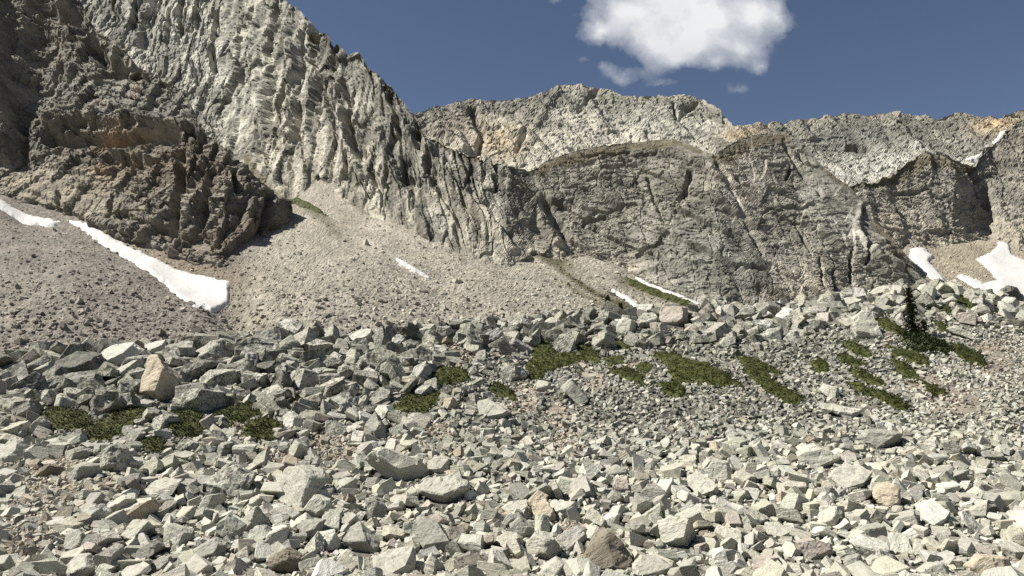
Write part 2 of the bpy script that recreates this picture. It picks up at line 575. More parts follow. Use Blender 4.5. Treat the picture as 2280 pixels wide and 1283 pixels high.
YB = curve([(-400, 420), (-200, 430), (0, 440), (130, 472), (250, 512), (390, 560), (500, 590), (590, 560), (650, 505), (735, 445), (800, 480), (870, 520), (930, 547),
            (1000, 572), (1080, 594), (1130, 594), (1190, 562), (1250, 577), (1330, 592), (1400, 605), (1500, 650), (1600, 690), (1750, 697), (1900, 692),
            (1985, 662), (2020, 560), (2130, 565), (2200, 535), (2280, 562), (2600, 560)])
GULLY = [(60, 470), (140, 478), (250, 525), (380, 590), (500, 650), (520, 700), (560, 760)]
sx = np.arange(-300, 2560, 3.4)
base_rows = np.linspace(0, 1, 130)
PXs = np.repeat(sx[None, :], 12 + 130, 0)
top = YB(sx) - 55
hid = np.linspace(1010, 850, 12, endpoint=False)
PYs = np.concatenate([hid[:, None] + 0 * sx[None, :], 850 + (top[None, :] - 850) * base_rows[:, None]], 0)
Ds = depth_scree(PXs, PYs)
aa, ee = ray(PXs, PYs)
SPt = np.stack([(aa * Ds), Ds, ee * Ds], -1)
flat = SPt.reshape(-1, 3)
px_, py_ = PXs.ravel(), PYs.ravel()
sn = np.array([-SK, -SM, 1.0]); sn /= np.linalg.norm(sn)
gd = seg_dist(px_, py_, GULLY)
def scree_relief(P, px, py):
    h = 1.6 * fbm(P / np.array([26, 40, 40]), 3, 51)
    h = h - 3.0 * np.exp(-(seg_dist(px, py, GULLY) / 55) ** 2)
    h = h + 2.2 * blob(px, py, 160, 640, 170, 170) + 2.0 * blob(px, py, 760, 620, 150, 150)
    h = h - 1.3 * np.exp(-(seg_dist(px, py, [(1150, 560), (1300, 640), (1450, 700)]) / 40) ** 2)
    return h
f1, c1 = facets(flat, (1.5, 1.5, 1.5), 61)
f2, c2 = facets(flat, (0.75, 0.75, 0.75), 71)
coarse_ = sstep(480, 760, py_)
scree_h = scree_relief(flat, px_, py_) + f1 * (0.03 + 0.05 * coarse_) + f2 * (0.06 + 0.06 * coarse_) + 0.14 * fbm(flat / 4.0, 3, 66)
SPos = flat + sn * scree_h[:, None]
def mixcol(c, w, new):
    w = np.clip(w, 0, 1)[:, None]
    return c * (1 - w) + np.array(new) * w
tone = fbm(flat / np.array([9, 16, 16]), 3, 81)
brown = np.array([0.268, 0.238, 0.20])
pale = np.array([0.41, 0.372, 0.303])
right_w = sstep(-30, 60, (px_ - np.interp(py_, [440, 500, 560, 620, 690, 780, 900], [620, 560, 540, 520, 500, 470, 400])) + 30 * tone)
sc = brown * (1 - right_w[:, None]) + pale * right_w[:, None]
sc = mixcol(sc, 0.6 * blob(px_, py_, 380, 545, 190, 30, 25) , (0.27, 0.205, 0.13))
sc = mixcol(sc, 0.8 * np.exp(-(seg_dist(px_, py_, [(540, 615), (530, 690), (600, 740)]) / 30) ** 2) * (0.5 + 0.5 * tone), (0.17, 0.15, 0.10))
sc = mixcol(sc, 0.6 * np.exp(-(seg_dist(px_, py_, [(730, 450), (900, 560), (1100, 640)]) / 45) ** 2), (0.44, 0.395, 0.32))
# thin turf in stripes down the fall line on the fan at the foot of the grey cliff
stripe = vnoise(np.stack([(px_ * 0.50 - py_ * 0.86) / 9.0, (px_ * 0.86 + py_ * 0.5) / 120, 0 * px_], 1), 91)
g1 = np.exp(-((seg_dist(px_, py_, [(1205, 555), (1260, 600), (1330, 650), (1420, 705)]) / 26) ** 2))
g2 = np.exp(-((seg_dist(px_, py_, [(1385, 612), (1470, 650), (1590, 705)]) / 16) ** 2))
g0 = np.exp(-((seg_dist(px_, py_, [(690, 470), (750, 530)]) / 16) ** 2)) * 0.7
turf = np.clip((g1 * 1.2 + g2 * 1.5 + g0) * (0.62 + 0.75 * stripe), 0, 0.9)
sc = mixcol(sc, turf, (0.105, 0.095, 0.05))
sc = mixcol(sc, 0.9 * sstep(1980, 2040, px_) * sstep(700, 640, py_), (0.40, 0.345, 0.255))
sc = np.clip(sc * (1 + 0.22 * (c1 - 0.5) + 0.42 * (c2 - 0.5))[:, None] * (1 + 0.14 * tone)[:, None] * (1 + 0.16 * fbm(np.stack([(px_ * 0.5 - py_ * 0.86) / 22, (px_ * 0.86 + py_ * 0.5) / 260, 0 * px_], 1), 3, 341) * sstep(500, 700, px_))[:, None] * 0.76, 0.03, 0.7)
o = link('scree_slope', make_mesh('scree_slope', SPos, grid_faces(*PXs.shape), {'col': sc}, MAT_SCREE))
tag(o, kind='structure')

# ------------------------------------------------------------------ cliffs
def cliff(name, x0, x1, step, ytop, ybase, dbase, slope, rows, relief, colour, under=45, back=(2, 6, 14, 30, 60), prof=1.0):
    xs = np.arange(x0, x1, step)
    yt, yb = ytop(xs), ybase(xs)
    yt = np.minimum(yt, yb - 2)
    db = dbase(xs, yb)
    m = slope(xs)
    ab, eb = ray(xs, yb)
    at, et = ray(xs, yt)
    dt = (m - eb) * db / np.maximum(m - et, 0.25)
    t = np.linspace(0, 1, rows)[:, None]
    PX = np.repeat(xs[None], rows, 0)
    PY = yb + (yt - yb) * t
    D = db + (dt - db) * t ** prof
    nu = max(3, int(under / (step * 2)))
    tu = np.linspace(1, 0, nu, endpoint=False)[:, None]
    PX = np.concatenate([np.repeat(xs[None], nu, 0), PX], 0)
    PY = np.concatenate([yb + under * tu, PY], 0)
    D = np.concatenate([db + 0 * tu - 0.02 * db * 0 * tu, D], 0)
    a, e = ray(PX, PY)
    P = np.stack([a * D, D, e * D], -1)
    # over the top and down the far side
    last = P[-1]
    extra = []
    for k, b in enumerate(back):
        q = last.copy()
        q[:, 0] *= (q[:, 1] + b) / q[:, 1]
        q[:, 1] += b
        q[:, 2] -= 0.12 * b + 0.010 * b * b
        extra.append(q)
    P = np.concatenate([P] + [q[None] for q in extra], 0)
    nb = len(back)
    PX = np.concatenate([PX, np.repeat(xs[None], nb, 0)], 0)
    PY = np.concatenate([PY, np.repeat(yt[None], nb, 0) - 3 * np.arange(1, nb + 1)[:, None]], 0)
    du = np.gradient(P, axis=1)
    dv = np.gradient(P, axis=0)
    N = np.cross(du, dv)
    N /= np.linalg.norm(N, axis=-1, keepdims=True) + 1e-9
    for _ in range(6):       # smooth the direction the rock is pushed in
        N[1:-1, 1:-1] = (N[1:-1, 1:-1] * 2 + N[:-2, 1:-1] + N[2:, 1:-1] + N[1:-1, :-2] + N[1:-1, 2:]) / 6
    N /= np.linalg.norm(N, axis=-1, keepdims=True) + 1e-9
    flat = P.reshape(-1, 3)
    px, py = PX.ravel(), PY.ravel()
    h, cells = relief(flat, px, py)
    edge = np.concatenate([np.ones(nu + rows), np.linspace(1, 0.5, nb)])
    pos = flat + N.reshape(-1, 3) * (h * np.repeat(edge, len(xs)))[:, None]
    col = np.clip(colour(flat, px, py, cells) * np.array([0.815, 0.82, 0.80]), 0.02, 0.7)
    o = link(name, make_mesh(name, pos, grid_faces(*PX.shape), {'col': col}, MAT_CLIFF))
    tag(o, kind='structure')
    return dict(px=px, py=py, P=pos, N=N.reshape(-1, 3), obj=o)

def strokes(px, py, items, P, seed=5, wob=6.0):
    """chimneys, ledges and ribs: (points, half width in pixels, depth in metres, positive is outward)"""
    wx = wob * fbm(P / 3.5, 2, seed)
    wy = wob * fbm(P / 3.5, 2, seed + 9)
    h = np.zeros(len(px))
    for pts, w, d in items:
        s = seg_dist(px + wx, py + wy, pts)
        h += 0.9 * d * sstep(1.0, 0.12, s / w)
    return h

def shear(P, ax, ay):
    Q = P.copy()
    Q[:, 2] = P[:, 2] + ax * P[:, 0] + ay * P[:, 1]
    return Q

# --- the dark buttress at the left
def relief_buttress(P, px, py):
    Wp = P + 1.2 * np.stack([fbm(P / 5, 2, 101), fbm(P / 5, 2, 102), fbm(P / 5, 2, 103)], 1)
    Q = shear(Wp, 0.45, 0)
    big = 3.0 * vnoise(P / 18, 105) + 0.6 * vnoise(P / 5.5, 106)
    sm = 0.45 * vnoise(P / 4.0, 107) + 0.12 * vnoise(P / 1.1, 108)
    dip = P[:, 2] + 0.35 * P[:, 0]
    a, ca = blocks(dip + big, P[:, 0] + big, 12, 13, 111, 0.2)
    b, cb = blocks(-dip + 0.5 * big + sm, P[:, 0] + 2 * sm, 2.6, 5.0, 121, 0.2)
    c, cc = blocks(P[:, 0] + 0.4 * P[:, 2] + sm, P[:, 2] + sm, 1.6, 1.8, 131, 0.25)
    d, _ = blocks(P[:, 0] - 0.25 * P[:, 2] + big, P[:, 2] + sm, 6.0, 9, 135, 0.18)
    f, _ = facets(Wp, (2.6, 2.6, 2.0), 141, 0.9)
    g, _ = facets(P, (0.8, 0.8, 0.6), 145, 0.9)
    h = 2.0 * a + 1.0 * b + 0.45 * c + 1.9 * d + 0.22 * f + 0.13 * g - 2.1 - 0.7 * clefts(dip / 4.6, P[:, 0] / 16, 711) - 0.5 * clefts((P[:, 0] - 0.3 * P[:, 2]) / 4.2, P[:, 2] / 11, 713) + 1.5 * fbm(P / 24, 2, 151)
    h += strokes(px, py, [
        # dark corner at the upper left, set back under a roof
        ([(-30, -100), (-8, 60), (0, 200), (4, 330)], 28, 4.8), ([(95, 40), (90, 160), (50, 230)], 60, -4.5), ([(60, 0), (120, 60), (200, 90)], 22, 3.0), ([(45, 250), (50, 340)], 16, -3.5),
        ([(100, -90), (120, -40), (150, 10)], 40, 6.0),
        ([(190, 80), (240, 150), (300, 150)], 20, -4.0),
        # the great overhang across the middle and the hollow under it
        ([(105, 272), (170, 262), (240, 268), (330, 262), (420, 285)], 16, 3.2), ([(105, 302), (180, 308), (260, 312), (330, 300), (390, 300)], 18, -4.5),
        ([(230, 350), (330, 365), (400, 340)], 14, -2.5), ([(250, 335), (330, 350)], 8, 1.5),
        # ribs and corners on the right-hand wall
        ([(405, 340), (400, 420), (385, 500)], 16, -3.5), ([(470, 380), (450, 450), (430, 530)], 14, -3.0), ([(520, 380), (530, 420)], 12, -4.0),
        ([(600, 430), (590, 490), (560, 540)], 16, -3.5), ([(500, 470), (480, 540)], 10, 2.0), ([(560, 450), (550, 520)], 12, 2.0),
        ([(345, 505), (400, 520), (450, 530)], 14, -3.0), ([(128, 430), (125, 468)], 9, -3.0), ([(243, 445), (240, 485)], 8, -2.5), ([(262, 455), (262, 482)], 5, -2.0)], P, 161)
    calm = 0.8 * blob(px, py, 130, 425, 150, 42, 10)
    return h * (1 - 0.72 * calm), (ca, cb, cc)
def colour_buttress(P, px, py, cells):
    ca, cb, cc = cells
    n = fbm(P / 7, 4, 171)
    c = np.array([0.205, 0.184, 0.152]) * np.ones((len(P), 1))
    c = mixcol(c, 0.75 * blob(px, py, 300, 215, 190, 60, 10) + 0.3 * n, (0.25, 0.238, 0.212))
    c = mixcol(c, blob(px, py, 110, 420, 170, 48, 10) * (0.9 + 0.9 * n), (0.36, 0.31, 0.24))
    c = mixcol(c, (1.1 * blob(px, py, 240, 345, 42, 45) + 0.4 * blob(px, py, 290, 300, 60, 30)) * sstep(-0.25, 0.35, n + 0.15), (0.33, 0.225, 0.13))
    c = mixcol(c, 0.6 * blob(px, py, 380, 370, 140, 50), (0.20, 0.15, 0.11))
    c = mixcol(c, 0.7 * blob(px, py, 520, 520, 130, 40, -10), (0.19, 0.145, 0.115))
    c = mixcol(c, 0.8 * blob(px, py, 300, 190, 9, 26, 20) + 0.9 * blob(px, py, 205, 222, 12, 9), (0.42, 0.33, 0.26))
    return c * (1 + 0.25 * n + 0.35 * (cb - 0.5) + 0.25 * (cc - 0.5))[:, None]
YT_B = curve([(-400, -160), (-150, -130), (100, -90), (170, -20), (195, 35), (215, 62), (265, 92), (310, 148), (400, 185), (430, 240), (445, 283), (480, 310), (530, 350),
              (600, 405), (640, 455), (655, 498), (700, 520)])
B_ = cliff('dark_cliff', -200, 662, 2.3, YT_B, lambda x: np.minimum(YB(x), 592) - np.interp(x, [0, 60, 260, 420], [8, 16, 16, 0]), lambda x, y: depth_scree(x, y), lambda x: np.interp(x, [-330, 0, 650], [1.9, 1.7, 1.45]), 225,
           relief_buttress, colour_buttress)

# --- the pale main cliff and the rounded grey cliff to its right
YT_M = curve([(-400, -170), (-150, -170), (200, -160), (400, -120), (560, -50), (620, -8), (645, 4), (668, 22), (690, 42), (708, 66), (724, 66), (738, 94), (752, 96), (770, 116), (790, 114),
              (806, 122), (815, 140), (840, 158), (866, 180), (885, 206), (905, 232), (921, 252), (935, 284), (960, 303), (1010, 325), (1060, 345), (1110, 358), (1150, 374), (1180, 380),
              (1225, 352), (1270, 336), (1320, 326), (1380, 319), (1440, 313), (1485, 309), (1520, 318), (1560, 334), (1592, 346), (1620, 322), (1650, 306), (1700, 298), (1745, 300),
              (1790, 325), (1830, 366), (1860, 392), (1890, 412), (1920, 450), (1945, 490), (1965, 512), (2000, 556), (2025, 585), (2050, 612), (2075, 640), (2110, 690)])
YB_M = curve([(-400, 480), (500, 470), (600, 468), (690, 452), (735, 445), (800, 480), (870, 520), (930, 547), (1000, 572), (1080, 594), (1130, 594), (1190, 562), (1250, 577), (1330, 592),
              (1400, 605), (1500, 650), (1600, 690), (1750, 697), (1900, 692), (2000, 690), (2110, 700)])
def dbase_main(x, y):
    d = depth_scree(x, y)
    return np.where(x < 735, d + np.interp(x, [-400, 500, 600, 735], [60, 48, 26, 0]), d) + np.interp(x, [1985, 2110], [0, 6])
CHIMNEYS = [([(350, -20), (330, 40), (318, 90)], 22, -7.0), ([(300, 10), (295, 60)], 9, -3.0), ([(405, -10), (402, 70)], 7, -3.0), ([(380, 20), (370, 90)], 6, -2.5), ([(480, 20), (478, 80)], 8, -3.5),
            ([(615, 20), (598, 90), (600, 160)], 15, -6.0), ([(598, 170), (592, 230), (605, 265)], 17, -8.0), ([(470, 105), (478, 150)], 12, -6.0), ([(527, 85), (524, 138)], 8, -4.0),
            ([(530, 150), (528, 175)], 8, -3.5), ([(640, 130), (630, 200), (622, 235)], 7, -3.5), ([(705, 170), (695, 250), (690, 290)], 14, -7.0), ([(720, 180), (735, 260)], 10, -5.0),
            ([(665, 230), (660, 300)], 8, -3.5), ([(695, 60), (690, 130)], 12, -5.0), ([(745, 100), (740, 150)], 10, -4.5), ([(770, 250), (790, 320), (805, 340)], 14, -6.0),
            ([(760, 180), (778, 230)], 10, -4.0), ([(850, 170), (870, 220), (880, 250)], 9, -3.5), ([(925, 270), (930, 320)], 10, -4.5), ([(885, 255), (890, 300)], 9, -4.0),
            ([(895, 350), (905, 400), (918, 402)], 9, -4.5), ([(950, 350), (965, 400)], 12, -5.0), ([(828, 380), (835, 405)], 10, -3.5), ([(770, 350), (765, 380)], 8, -3.0), ([(1100, 385), (1104, 420)], 6, -3.0),
            ([(560, 330), (580, 360)], 7, -2.0), ([(700, 390), (718, 420)], 7, -3.0), ([(930, 525), (945, 540)], 8, -2.5), ([(1010, 500), (1025, 540)], 8, -3.0), ([(1210, 440), (1260, 520)], 12, -2.5),
            ([(980, 420), (1030, 500)], 10, -2.5), ([(1080, 450), (1170, 560)], 12, -3.0), ([(440, -10), (436, 60)], 7, -3.0), ([(555, 20), (560, 90)], 8, -3.0), ([(430, 130), (440, 190)], 6, -2.0),
            # ribs
            ([(640, 60), (655, 150), (650, 230), (640, 300)], 16, 3.5), ([(560, 60), (565, 200), (585, 300)], 16, 2.5), ([(740, 200), (760, 300), (800, 400)], 18, 3.0),
            ([(860, 210), (910, 300), (960, 330)], 16, 2.5), ([(1000, 400), (1080, 480), (1180, 580)], 18, 3.0), ([(1120, 380), (1200, 470), (1240, 540)], 18, 2.5), ([(840, 300), (880, 400), (950, 520)], 16, 2.5),
            # joints of the grey cliff
            ([(1535, 385), (1528, 425), (1515, 440)], 9, -3.0), ([(1700, 470), (1735, 460), (1800, 455)], 5, -1.6), ([(1780, 340), (1800, 365), (1835, 372)], 5, -2.2), ([(1760, 370), (1755, 400)], 5, -2.0),
            ([(1590, 350), (1640, 450), (1700, 560)], 8, -1.6), ([(1745, 320), (1800, 400), (1880, 470), (1905, 500)], 6, -1.4), ([(1640, 400), (1700, 440), (1760, 480), (1810, 560)], 5, -1.6),
            ([(1270, 450), (1330, 470), (1420, 455)], 6, -1.6), ([(1300, 490), (1350, 480)], 5, -1.6), ([(1340, 372), (1420, 365)], 5, -1.6), ([(1300, 345), (1400, 340)], 5, -1.2),
            ([(1440, 390), (1470, 470)], 6, -1.5), ([(1860, 600), (1862, 640)], 5, -1.6), ([(1900, 560), (1895, 620)], 5, -2.0), ([(1935, 545), (1930, 585)], 5, -2.4), ([(1830, 570), (1832, 640)], 4, -1.5),
            ([(1920, 450), (1905, 500), (1935, 560), (2000, 600)], 8, 2.2), ([(1640, 600), (1720, 590)], 5, -1.4), ([(1500, 560), (1560, 600)], 5, -1.6), ([(1420, 560), (1480, 540)], 5, -1.4)]
def relief_main(P, px, py):
    n = len(P)
    right = sstep(1060, 1260, px)                       # 0 on the pale cliff, 1 on the grey one
    Wp = P + 1.0 * np.stack([fbm(P / 5, 2, 201), fbm(P / 5, 2, 202), fbm(P / 5, 2, 203)], 1)
    # pale cliff: tall fins and blocky steps
    L = right < 0.999
    Rr = right > 0.001
    h = np.zeros(n); ca = np.zeros(n); cb = np.zeros(n); cc = np.zeros(n)
    def left_h(Pq, W_):
        big = 3.2 * vnoise(Pq / 19, 205) + 0.55 * vnoise(Pq / 5.5, 206)
        sm = 0.42 * vnoise(Pq / 4.0, 207) + 0.10 * vnoise(Pq / 1.1, 208)
        lean = np.interp(Pq[:, 0], [-45, -12, 5], [0.10, 0.45, 0.75])
        U = Pq[:, 0] + lean * Pq[:, 2] + 2.5 * vnoise(Pq / np.array([9, 9, 30]), 209)
        a, c_a = blocks(U + big, Pq[:, 2] + big, 8.5, 30, 221, 0.13)
        b, c_b = blocks(U + 0.55 * big + sm, Pq[:, 2] + 2 * sm, 3.3, 9.0, 231, 0.14)
        c, c_c = blocks(U + sm + 0.3 * Pq[:, 2], Pq[:, 2] + sm, 1.25, 1.5, 241, 0.25)
        f, _ = facets(W_, (2.2, 2.6, 5.0), 245, 0.9)
        g, _ = facets(Pq, (0.8, 0.8, 0.9), 246, 0.9)
        m1 = 0.35 + 0.9 * sstep(-0.4, 0.6, vnoise(Pq / 11, 247))
        amp = np.interp(Pq[:, 0], [-60, -35, -5], [1.0, 0.8, 0.45])
        return 2.7 * a * amp * (0.35 + 0.9 * sstep(-0.5, 0.5, vnoise(Pq / 15, 248))) + 1.0 * b * m1 * (0.4 + 0.6 * amp) + 0.36 * c + 0.28 * f + 0.10 * g - 1.4 - 1.5 * clefts(U / 8.0, Pq[:, 2] / 26, 681) - 0.4 * clefts(U / 3.6, Pq[:, 2] / 11, 683), c_a, c_b, c_c
    def right_h(Pq, W_):
        big = 3.0 * vnoise(Pq / 18, 255) + 0.55 * vnoise(Pq / 5.5, 256)
        sm = 0.42 * vnoise(Pq / 4.0, 257) + 0.10 * vnoise(Pq / 1.0, 258)
        dip = Pq[:, 2] - 0.20 * Pq[:, 0]
        a, c_a = blocks(-(Pq[:, 2] + 0.75 * Pq[:, 0]) + big, Pq[:, 0] - 0.5 * Pq[:, 2] + big, 11, 16, 261, 0.10)
        b, c_b = blocks(-dip + 0.5 * big + 0.6 * sm, Pq[:, 0] + 2 * sm, 2.3, 6.0, 271, 0.22)
        c, c_c = blocks(-dip - 0.25 * Pq[:, 0] + sm, Pq[:, 0] + sm, 0.95, 2.2, 281, 0.3)
        e, _ = blocks(Pq[:, 0] + 0.25 * Pq[:, 2] + big + sm, Pq[:, 2] + sm, 5.5, 8, 285, 0.14)
        f, _ = facets(shear(W_, 0.6, 0), (3.4, 2.4, 1.7), 286, 0.9)
        g, _ = facets(Pq, (0.75, 0.75, 0.6), 287, 0.9)
        m1 = 0.25 + 0.9 * sstep(-0.3, 0.6, vnoise(Pq / 9, 288))
        return 2.3 * a + 0.60 * b * m1 + 0.30 * c * m1 + 0.55 * e * sstep(0.5, -0.5, vnoise(Pq / 12, 289)) + 0.32 * f + 0.12 * g - 1.0 - 0.6 * clefts((0.6 * Pq[:, 0] + 0.8 * Pq[:, 2]) / 4.5, (0.8 * Pq[:, 0] - 0.6 * Pq[:, 2]) / 22, 691) - 0.4 * clefts(Pq[:, 0] / 5.0, Pq[:, 2] / 11, 693) - 0.3 * clefts((Pq[:, 2] - 0.15 * Pq[:, 0]) / 2.6, Pq[:, 0] / 12, 695) + 1.6 * fbm(Pq / 22, 2, 295), c_a, c_b, c_c
    for msk, fn, wgt in ((L, left_h, 1 - right), (Rr, right_h, right)):
        r = fn(P[msk], Wp[msk])
        w = wgt[msk]
        h[msk] += w * r[0]; ca[msk] += w * r[1]; cb[msk] += w * r[2]; cc[msk] += w * r[3]
    h += strokes(px, py, [(q_, w_ * 1.1, max(d_, -3.8)) for q_, w_, d_ in CHIMNEYS], P, 299, 7)
    smooth = np.clip(1.0 * blob(px, py, 1700, 470, 110, 170, -35) + 0.8 * blob(px, py, 1880, 450, 60, 130, -35), 0, 1)
    low = np.clip(sstep(70, 0, YB_M(px) - py) + 0.75 * blob(px, py, 1040, 510, 190, 95, 25), 0, 1) * (1 - right)
    rim = sstep(34, 6, py - YT_M(px)) * sstep(1150, 1230, px)
    return h * (1 - 0.45 * smooth) * (1 - 0.55 * low) * (1 - 0.65 * rim), (ca, cb, cc)
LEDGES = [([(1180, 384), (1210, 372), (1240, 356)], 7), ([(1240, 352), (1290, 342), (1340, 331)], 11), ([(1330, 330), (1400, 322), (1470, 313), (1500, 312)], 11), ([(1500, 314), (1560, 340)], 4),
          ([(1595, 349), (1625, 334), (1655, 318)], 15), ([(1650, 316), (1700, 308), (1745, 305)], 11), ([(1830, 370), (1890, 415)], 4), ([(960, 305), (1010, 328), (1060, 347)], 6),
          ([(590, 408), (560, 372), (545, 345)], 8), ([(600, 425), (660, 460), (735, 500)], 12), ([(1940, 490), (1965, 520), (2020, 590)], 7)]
def colour_main(P, px, py, cells):
    ca, cb, cc = cells
    n = fbm(P / np.array([8, 8, 12]), 4, 301)
    right = sstep(1060, 1260, px)
    c = np.array([0.40, 0.378, 0.322]) * np.ones((len(P), 1))
    c = mixcol(c, 0.55 * blob(px, py, 700, 300, 160, 200, 0) + 0.45 * n, (0.49, 0.45, 0.375))
    c = mixcol(c, 0.75 * blob(px, py, 500, 210, 90, 110) + 0.4 * blob(px, py, 400, 70, 130, 90), (0.55, 0.535, 0.47))
    c = mixcol(c, np.interp(py, [330, 500], [0.8, 0.35]) * sstep(-40, 60, px - np.interp(py, [0, 100, 200, 300, 400, 500, 600], [690, 730, 790, 830, 840, 860, 900]) + 60 * n), (0.215, 0.207, 0.18))
    c = mixcol(c, 0.7 * blob(px, py, 720, 90, 60, 60) , (0.20, 0.185, 0.16))
    gul = fbm(np.stack([(px * 0.5 - py * 0.86) / 26, (px * 0.86 + py * 0.5) / 190, 0 * px], 1), 3, 331)
    c = mixcol(c, 0.85 * blob(px, py, 1040, 500, 210, 110, 25) * sstep(-0.15, 0.3, gul), (0.42, 0.385, 0.315))
    c = mixcol(c, 0.7 * sstep(80, 10, YB_M(px) - py) * (1 - right), (0.40, 0.36, 0.29))
    c = mixcol(c, right * 0.95, (0.285, 0.266, 0.224))
    c = mixcol(c, right * (0.75 * blob(px, py, 1690, 480, 55, 180, -22) + 0.45 * blob(px, py, 1650, 400, 60, 60)), (0.37, 0.335, 0.285))
    c = mixcol(c, right * 0.6 * blob(px, py, 1870, 470, 60, 130, -35), (0.31, 0.30, 0.27))
    c = mixcol(c, right * (0.9 * blob(px, py, 1800, 650, 70, 50) + 0.7 * sstep(70, 0, YB_M(px) - py) * sstep(1500, 1400, px)), (0.43, 0.38, 0.31))
    c = mixcol(c, right * 0.5 * blob(px, py, 1570, 560, 120, 90), (0.22, 0.22, 0.20))
    c = mixcol(c, right * 0.6 * blob(px, py, 1350, 355, 90, 14, -6), (0.33, 0.29, 0.25))
    c = c * (1 + 0.34 * n + 0.42 * (cb - 0.5) + 0.34 * (cc - 0.5) + 0.15 * (ca - 0.5))[:, None]
    streak = fbm(np.stack([(P[:, 0] + 0.1 * P[:, 2]) / 2.6, P[:, 1] / 9, P[:, 2] / 17], 1), 4, 321)
    c = c * (1 - (0.42 * sstep(0.02, 0.35, streak) * (1 - 0.5 * right)))[:, None] * (1 + 0.10 * sstep(0.1, -0.3, streak))[:, None]
    mott = fbm(P / np.array([5, 5, 7]), 4, 351, 0.62)
    c = c * (1 - 0.40 * sstep(-0.02, 0.22, mott) * (1 - 0.45 * right))[:, None]
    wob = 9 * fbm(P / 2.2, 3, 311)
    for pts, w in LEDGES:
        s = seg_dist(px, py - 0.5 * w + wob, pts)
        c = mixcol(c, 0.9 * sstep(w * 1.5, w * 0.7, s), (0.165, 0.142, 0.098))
    return c
M_ = cliff('pale_cliff', 20, 2112, 2.55, YT_M, YB_M, dbase_main,
           lambda x: np.interp(x, [-330, 600, 900, 1050, 1180, 1280, 1900, 2110], [1.6, 1.45, 1.38, 1.34, 1.32, 1.42, 1.40, 1.3]), 222, relief_main, colour_main, prof=1.0)

# --- the far ridge along the skyline
YT_R = curve([(600, 420), (860, 330), (900, 275), (921, 254), (940, 244), (975, 233), (1010, 224), (1040, 217), (1075, 216), (1130, 217), (1180, 212), (1205, 208), (1228, 196), (1245, 190), (1300, 187), (1340, 192),
              (1372, 200), (1392, 210), (1430, 210), (1460, 207), (1520, 212), (1565, 217), (1578, 228), (1600, 246), (1622, 268), (1634, 283), (1660, 280), (1700, 274), (1740, 270), (1800, 262),
              (1850, 254), (1880, 251), (1990, 248), (2040, 254), (2090, 256), (2120, 250), (2145, 247), (2180, 255), (2225, 254), (2250, 247), (2290, 238), (2640, 200)])
def relief_ridge(P, px, py):
    Wp = P + 1.2 * np.stack([fbm(P / 6, 2, 401), fbm(P / 6, 2, 402), fbm(P / 6, 2, 403)], 1)
    Q = Wp.copy(); Q[:, 0] -= 0.55 * Wp[:, 2]
    big = 7.0 * vnoise(P / 24, 405) + 1.6 * vnoise(P / 7, 406)
    sm = 1.3 * vnoise(P / 6.0, 407) + 0.35 * vnoise(P / 2.0, 408)
    U = P[:, 0] + 0.55 * P[:, 2]
    a, ca = blocks(U + big, P[:, 2] + big, 12, 20, 411, 0.2)
    b, cb = blocks(U + 0.4 * big + sm, P[:, 2] + 2 * sm, 4.2, 8, 421, 0.2)
    c, cc = blocks(U + sm, P[:, 2] + sm, 1.8, 2.6, 431, 0.25)
    f, _ = facets(Wp, (3.5, 3.5, 3.0), 441, 0.9)
    g, _ = facets(P, (1.2, 1.2, 1.0), 445, 0.9)
    h = 1.7 * a + 0.45 * b * (0.2 + 1.0 * sstep(-0.4, 0.5, vnoise(P / 9, 409))) + 0.16 * c + 0.55 * f + 0.20 * g - 1.2 - 0.5 * clefts(U / 7.5, P[:, 2] / 20, 701) + 1.8 * fbm(P / 26, 3, 451)
    h += strokes(px, py, [([(1050, 240), (1075, 300), (1065, 330)], 12, -5.0), ([(1500, 230), (1505, 270), (1540, 235)], 6, -3.0), ([(1520, 240), (1550, 232)], 8, -3.0), ([(1890, 322), (1930, 332)], 9, -4.5),
                          ([(1170, 290), (1150, 330)], 9, -2.5), ([(1240, 200), (1190, 280)], 14, 1.2), ([(1330, 200), (1290, 240)], 12, -2.5), ([(960, 280), (1040, 330)], 12, 2.5), ([(1600, 255), (1622, 275)], 6, -2.0)], P, 461)
    return h, (ca, cb, cc)
def colour_ridge(P, px, py, cells):
    ca, cb, cc = cells
    n = fbm(P / np.array([10, 10, 14]), 4, 471)
    yt = YT_R(px)
    t = (py - yt)
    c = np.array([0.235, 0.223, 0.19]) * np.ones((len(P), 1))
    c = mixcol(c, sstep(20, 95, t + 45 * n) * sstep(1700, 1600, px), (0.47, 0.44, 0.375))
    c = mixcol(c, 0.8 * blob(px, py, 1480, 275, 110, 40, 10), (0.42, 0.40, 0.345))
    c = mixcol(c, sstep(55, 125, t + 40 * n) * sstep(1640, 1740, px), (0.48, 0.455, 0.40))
    c = mixcol(c, 0.7 * blob(px, py, 1990, 370, 100, 40), (0.53, 0.51, 0.45))
    c = mixcol(c, 0.85 * blob(px, py, 1110, 315, 60, 42), (0.46, 0.37, 0.25))
    c = mixcol(c, 0.6 * blob(px, py, 1010, 290, 60, 50), (0.37, 0.31, 0.25))
    c = mixcol(c, 0.95 * blob(px, py, 2220, 270, 50, 22, -10) + 0.6 * blob(px, py, 1650, 295, 50, 18, -15), (0.46, 0.34, 0.21))
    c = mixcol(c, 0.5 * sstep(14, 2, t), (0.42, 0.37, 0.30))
    c = mixcol(c, 0.7 * blob(px, py, 1910, 300, 70, 26), (0.19, 0.19, 0.175))
    return c * (1 + 0.2 * n + 0.45 * (cb - 0.5) + 0.35 * (cc - 0.5))[:, None]
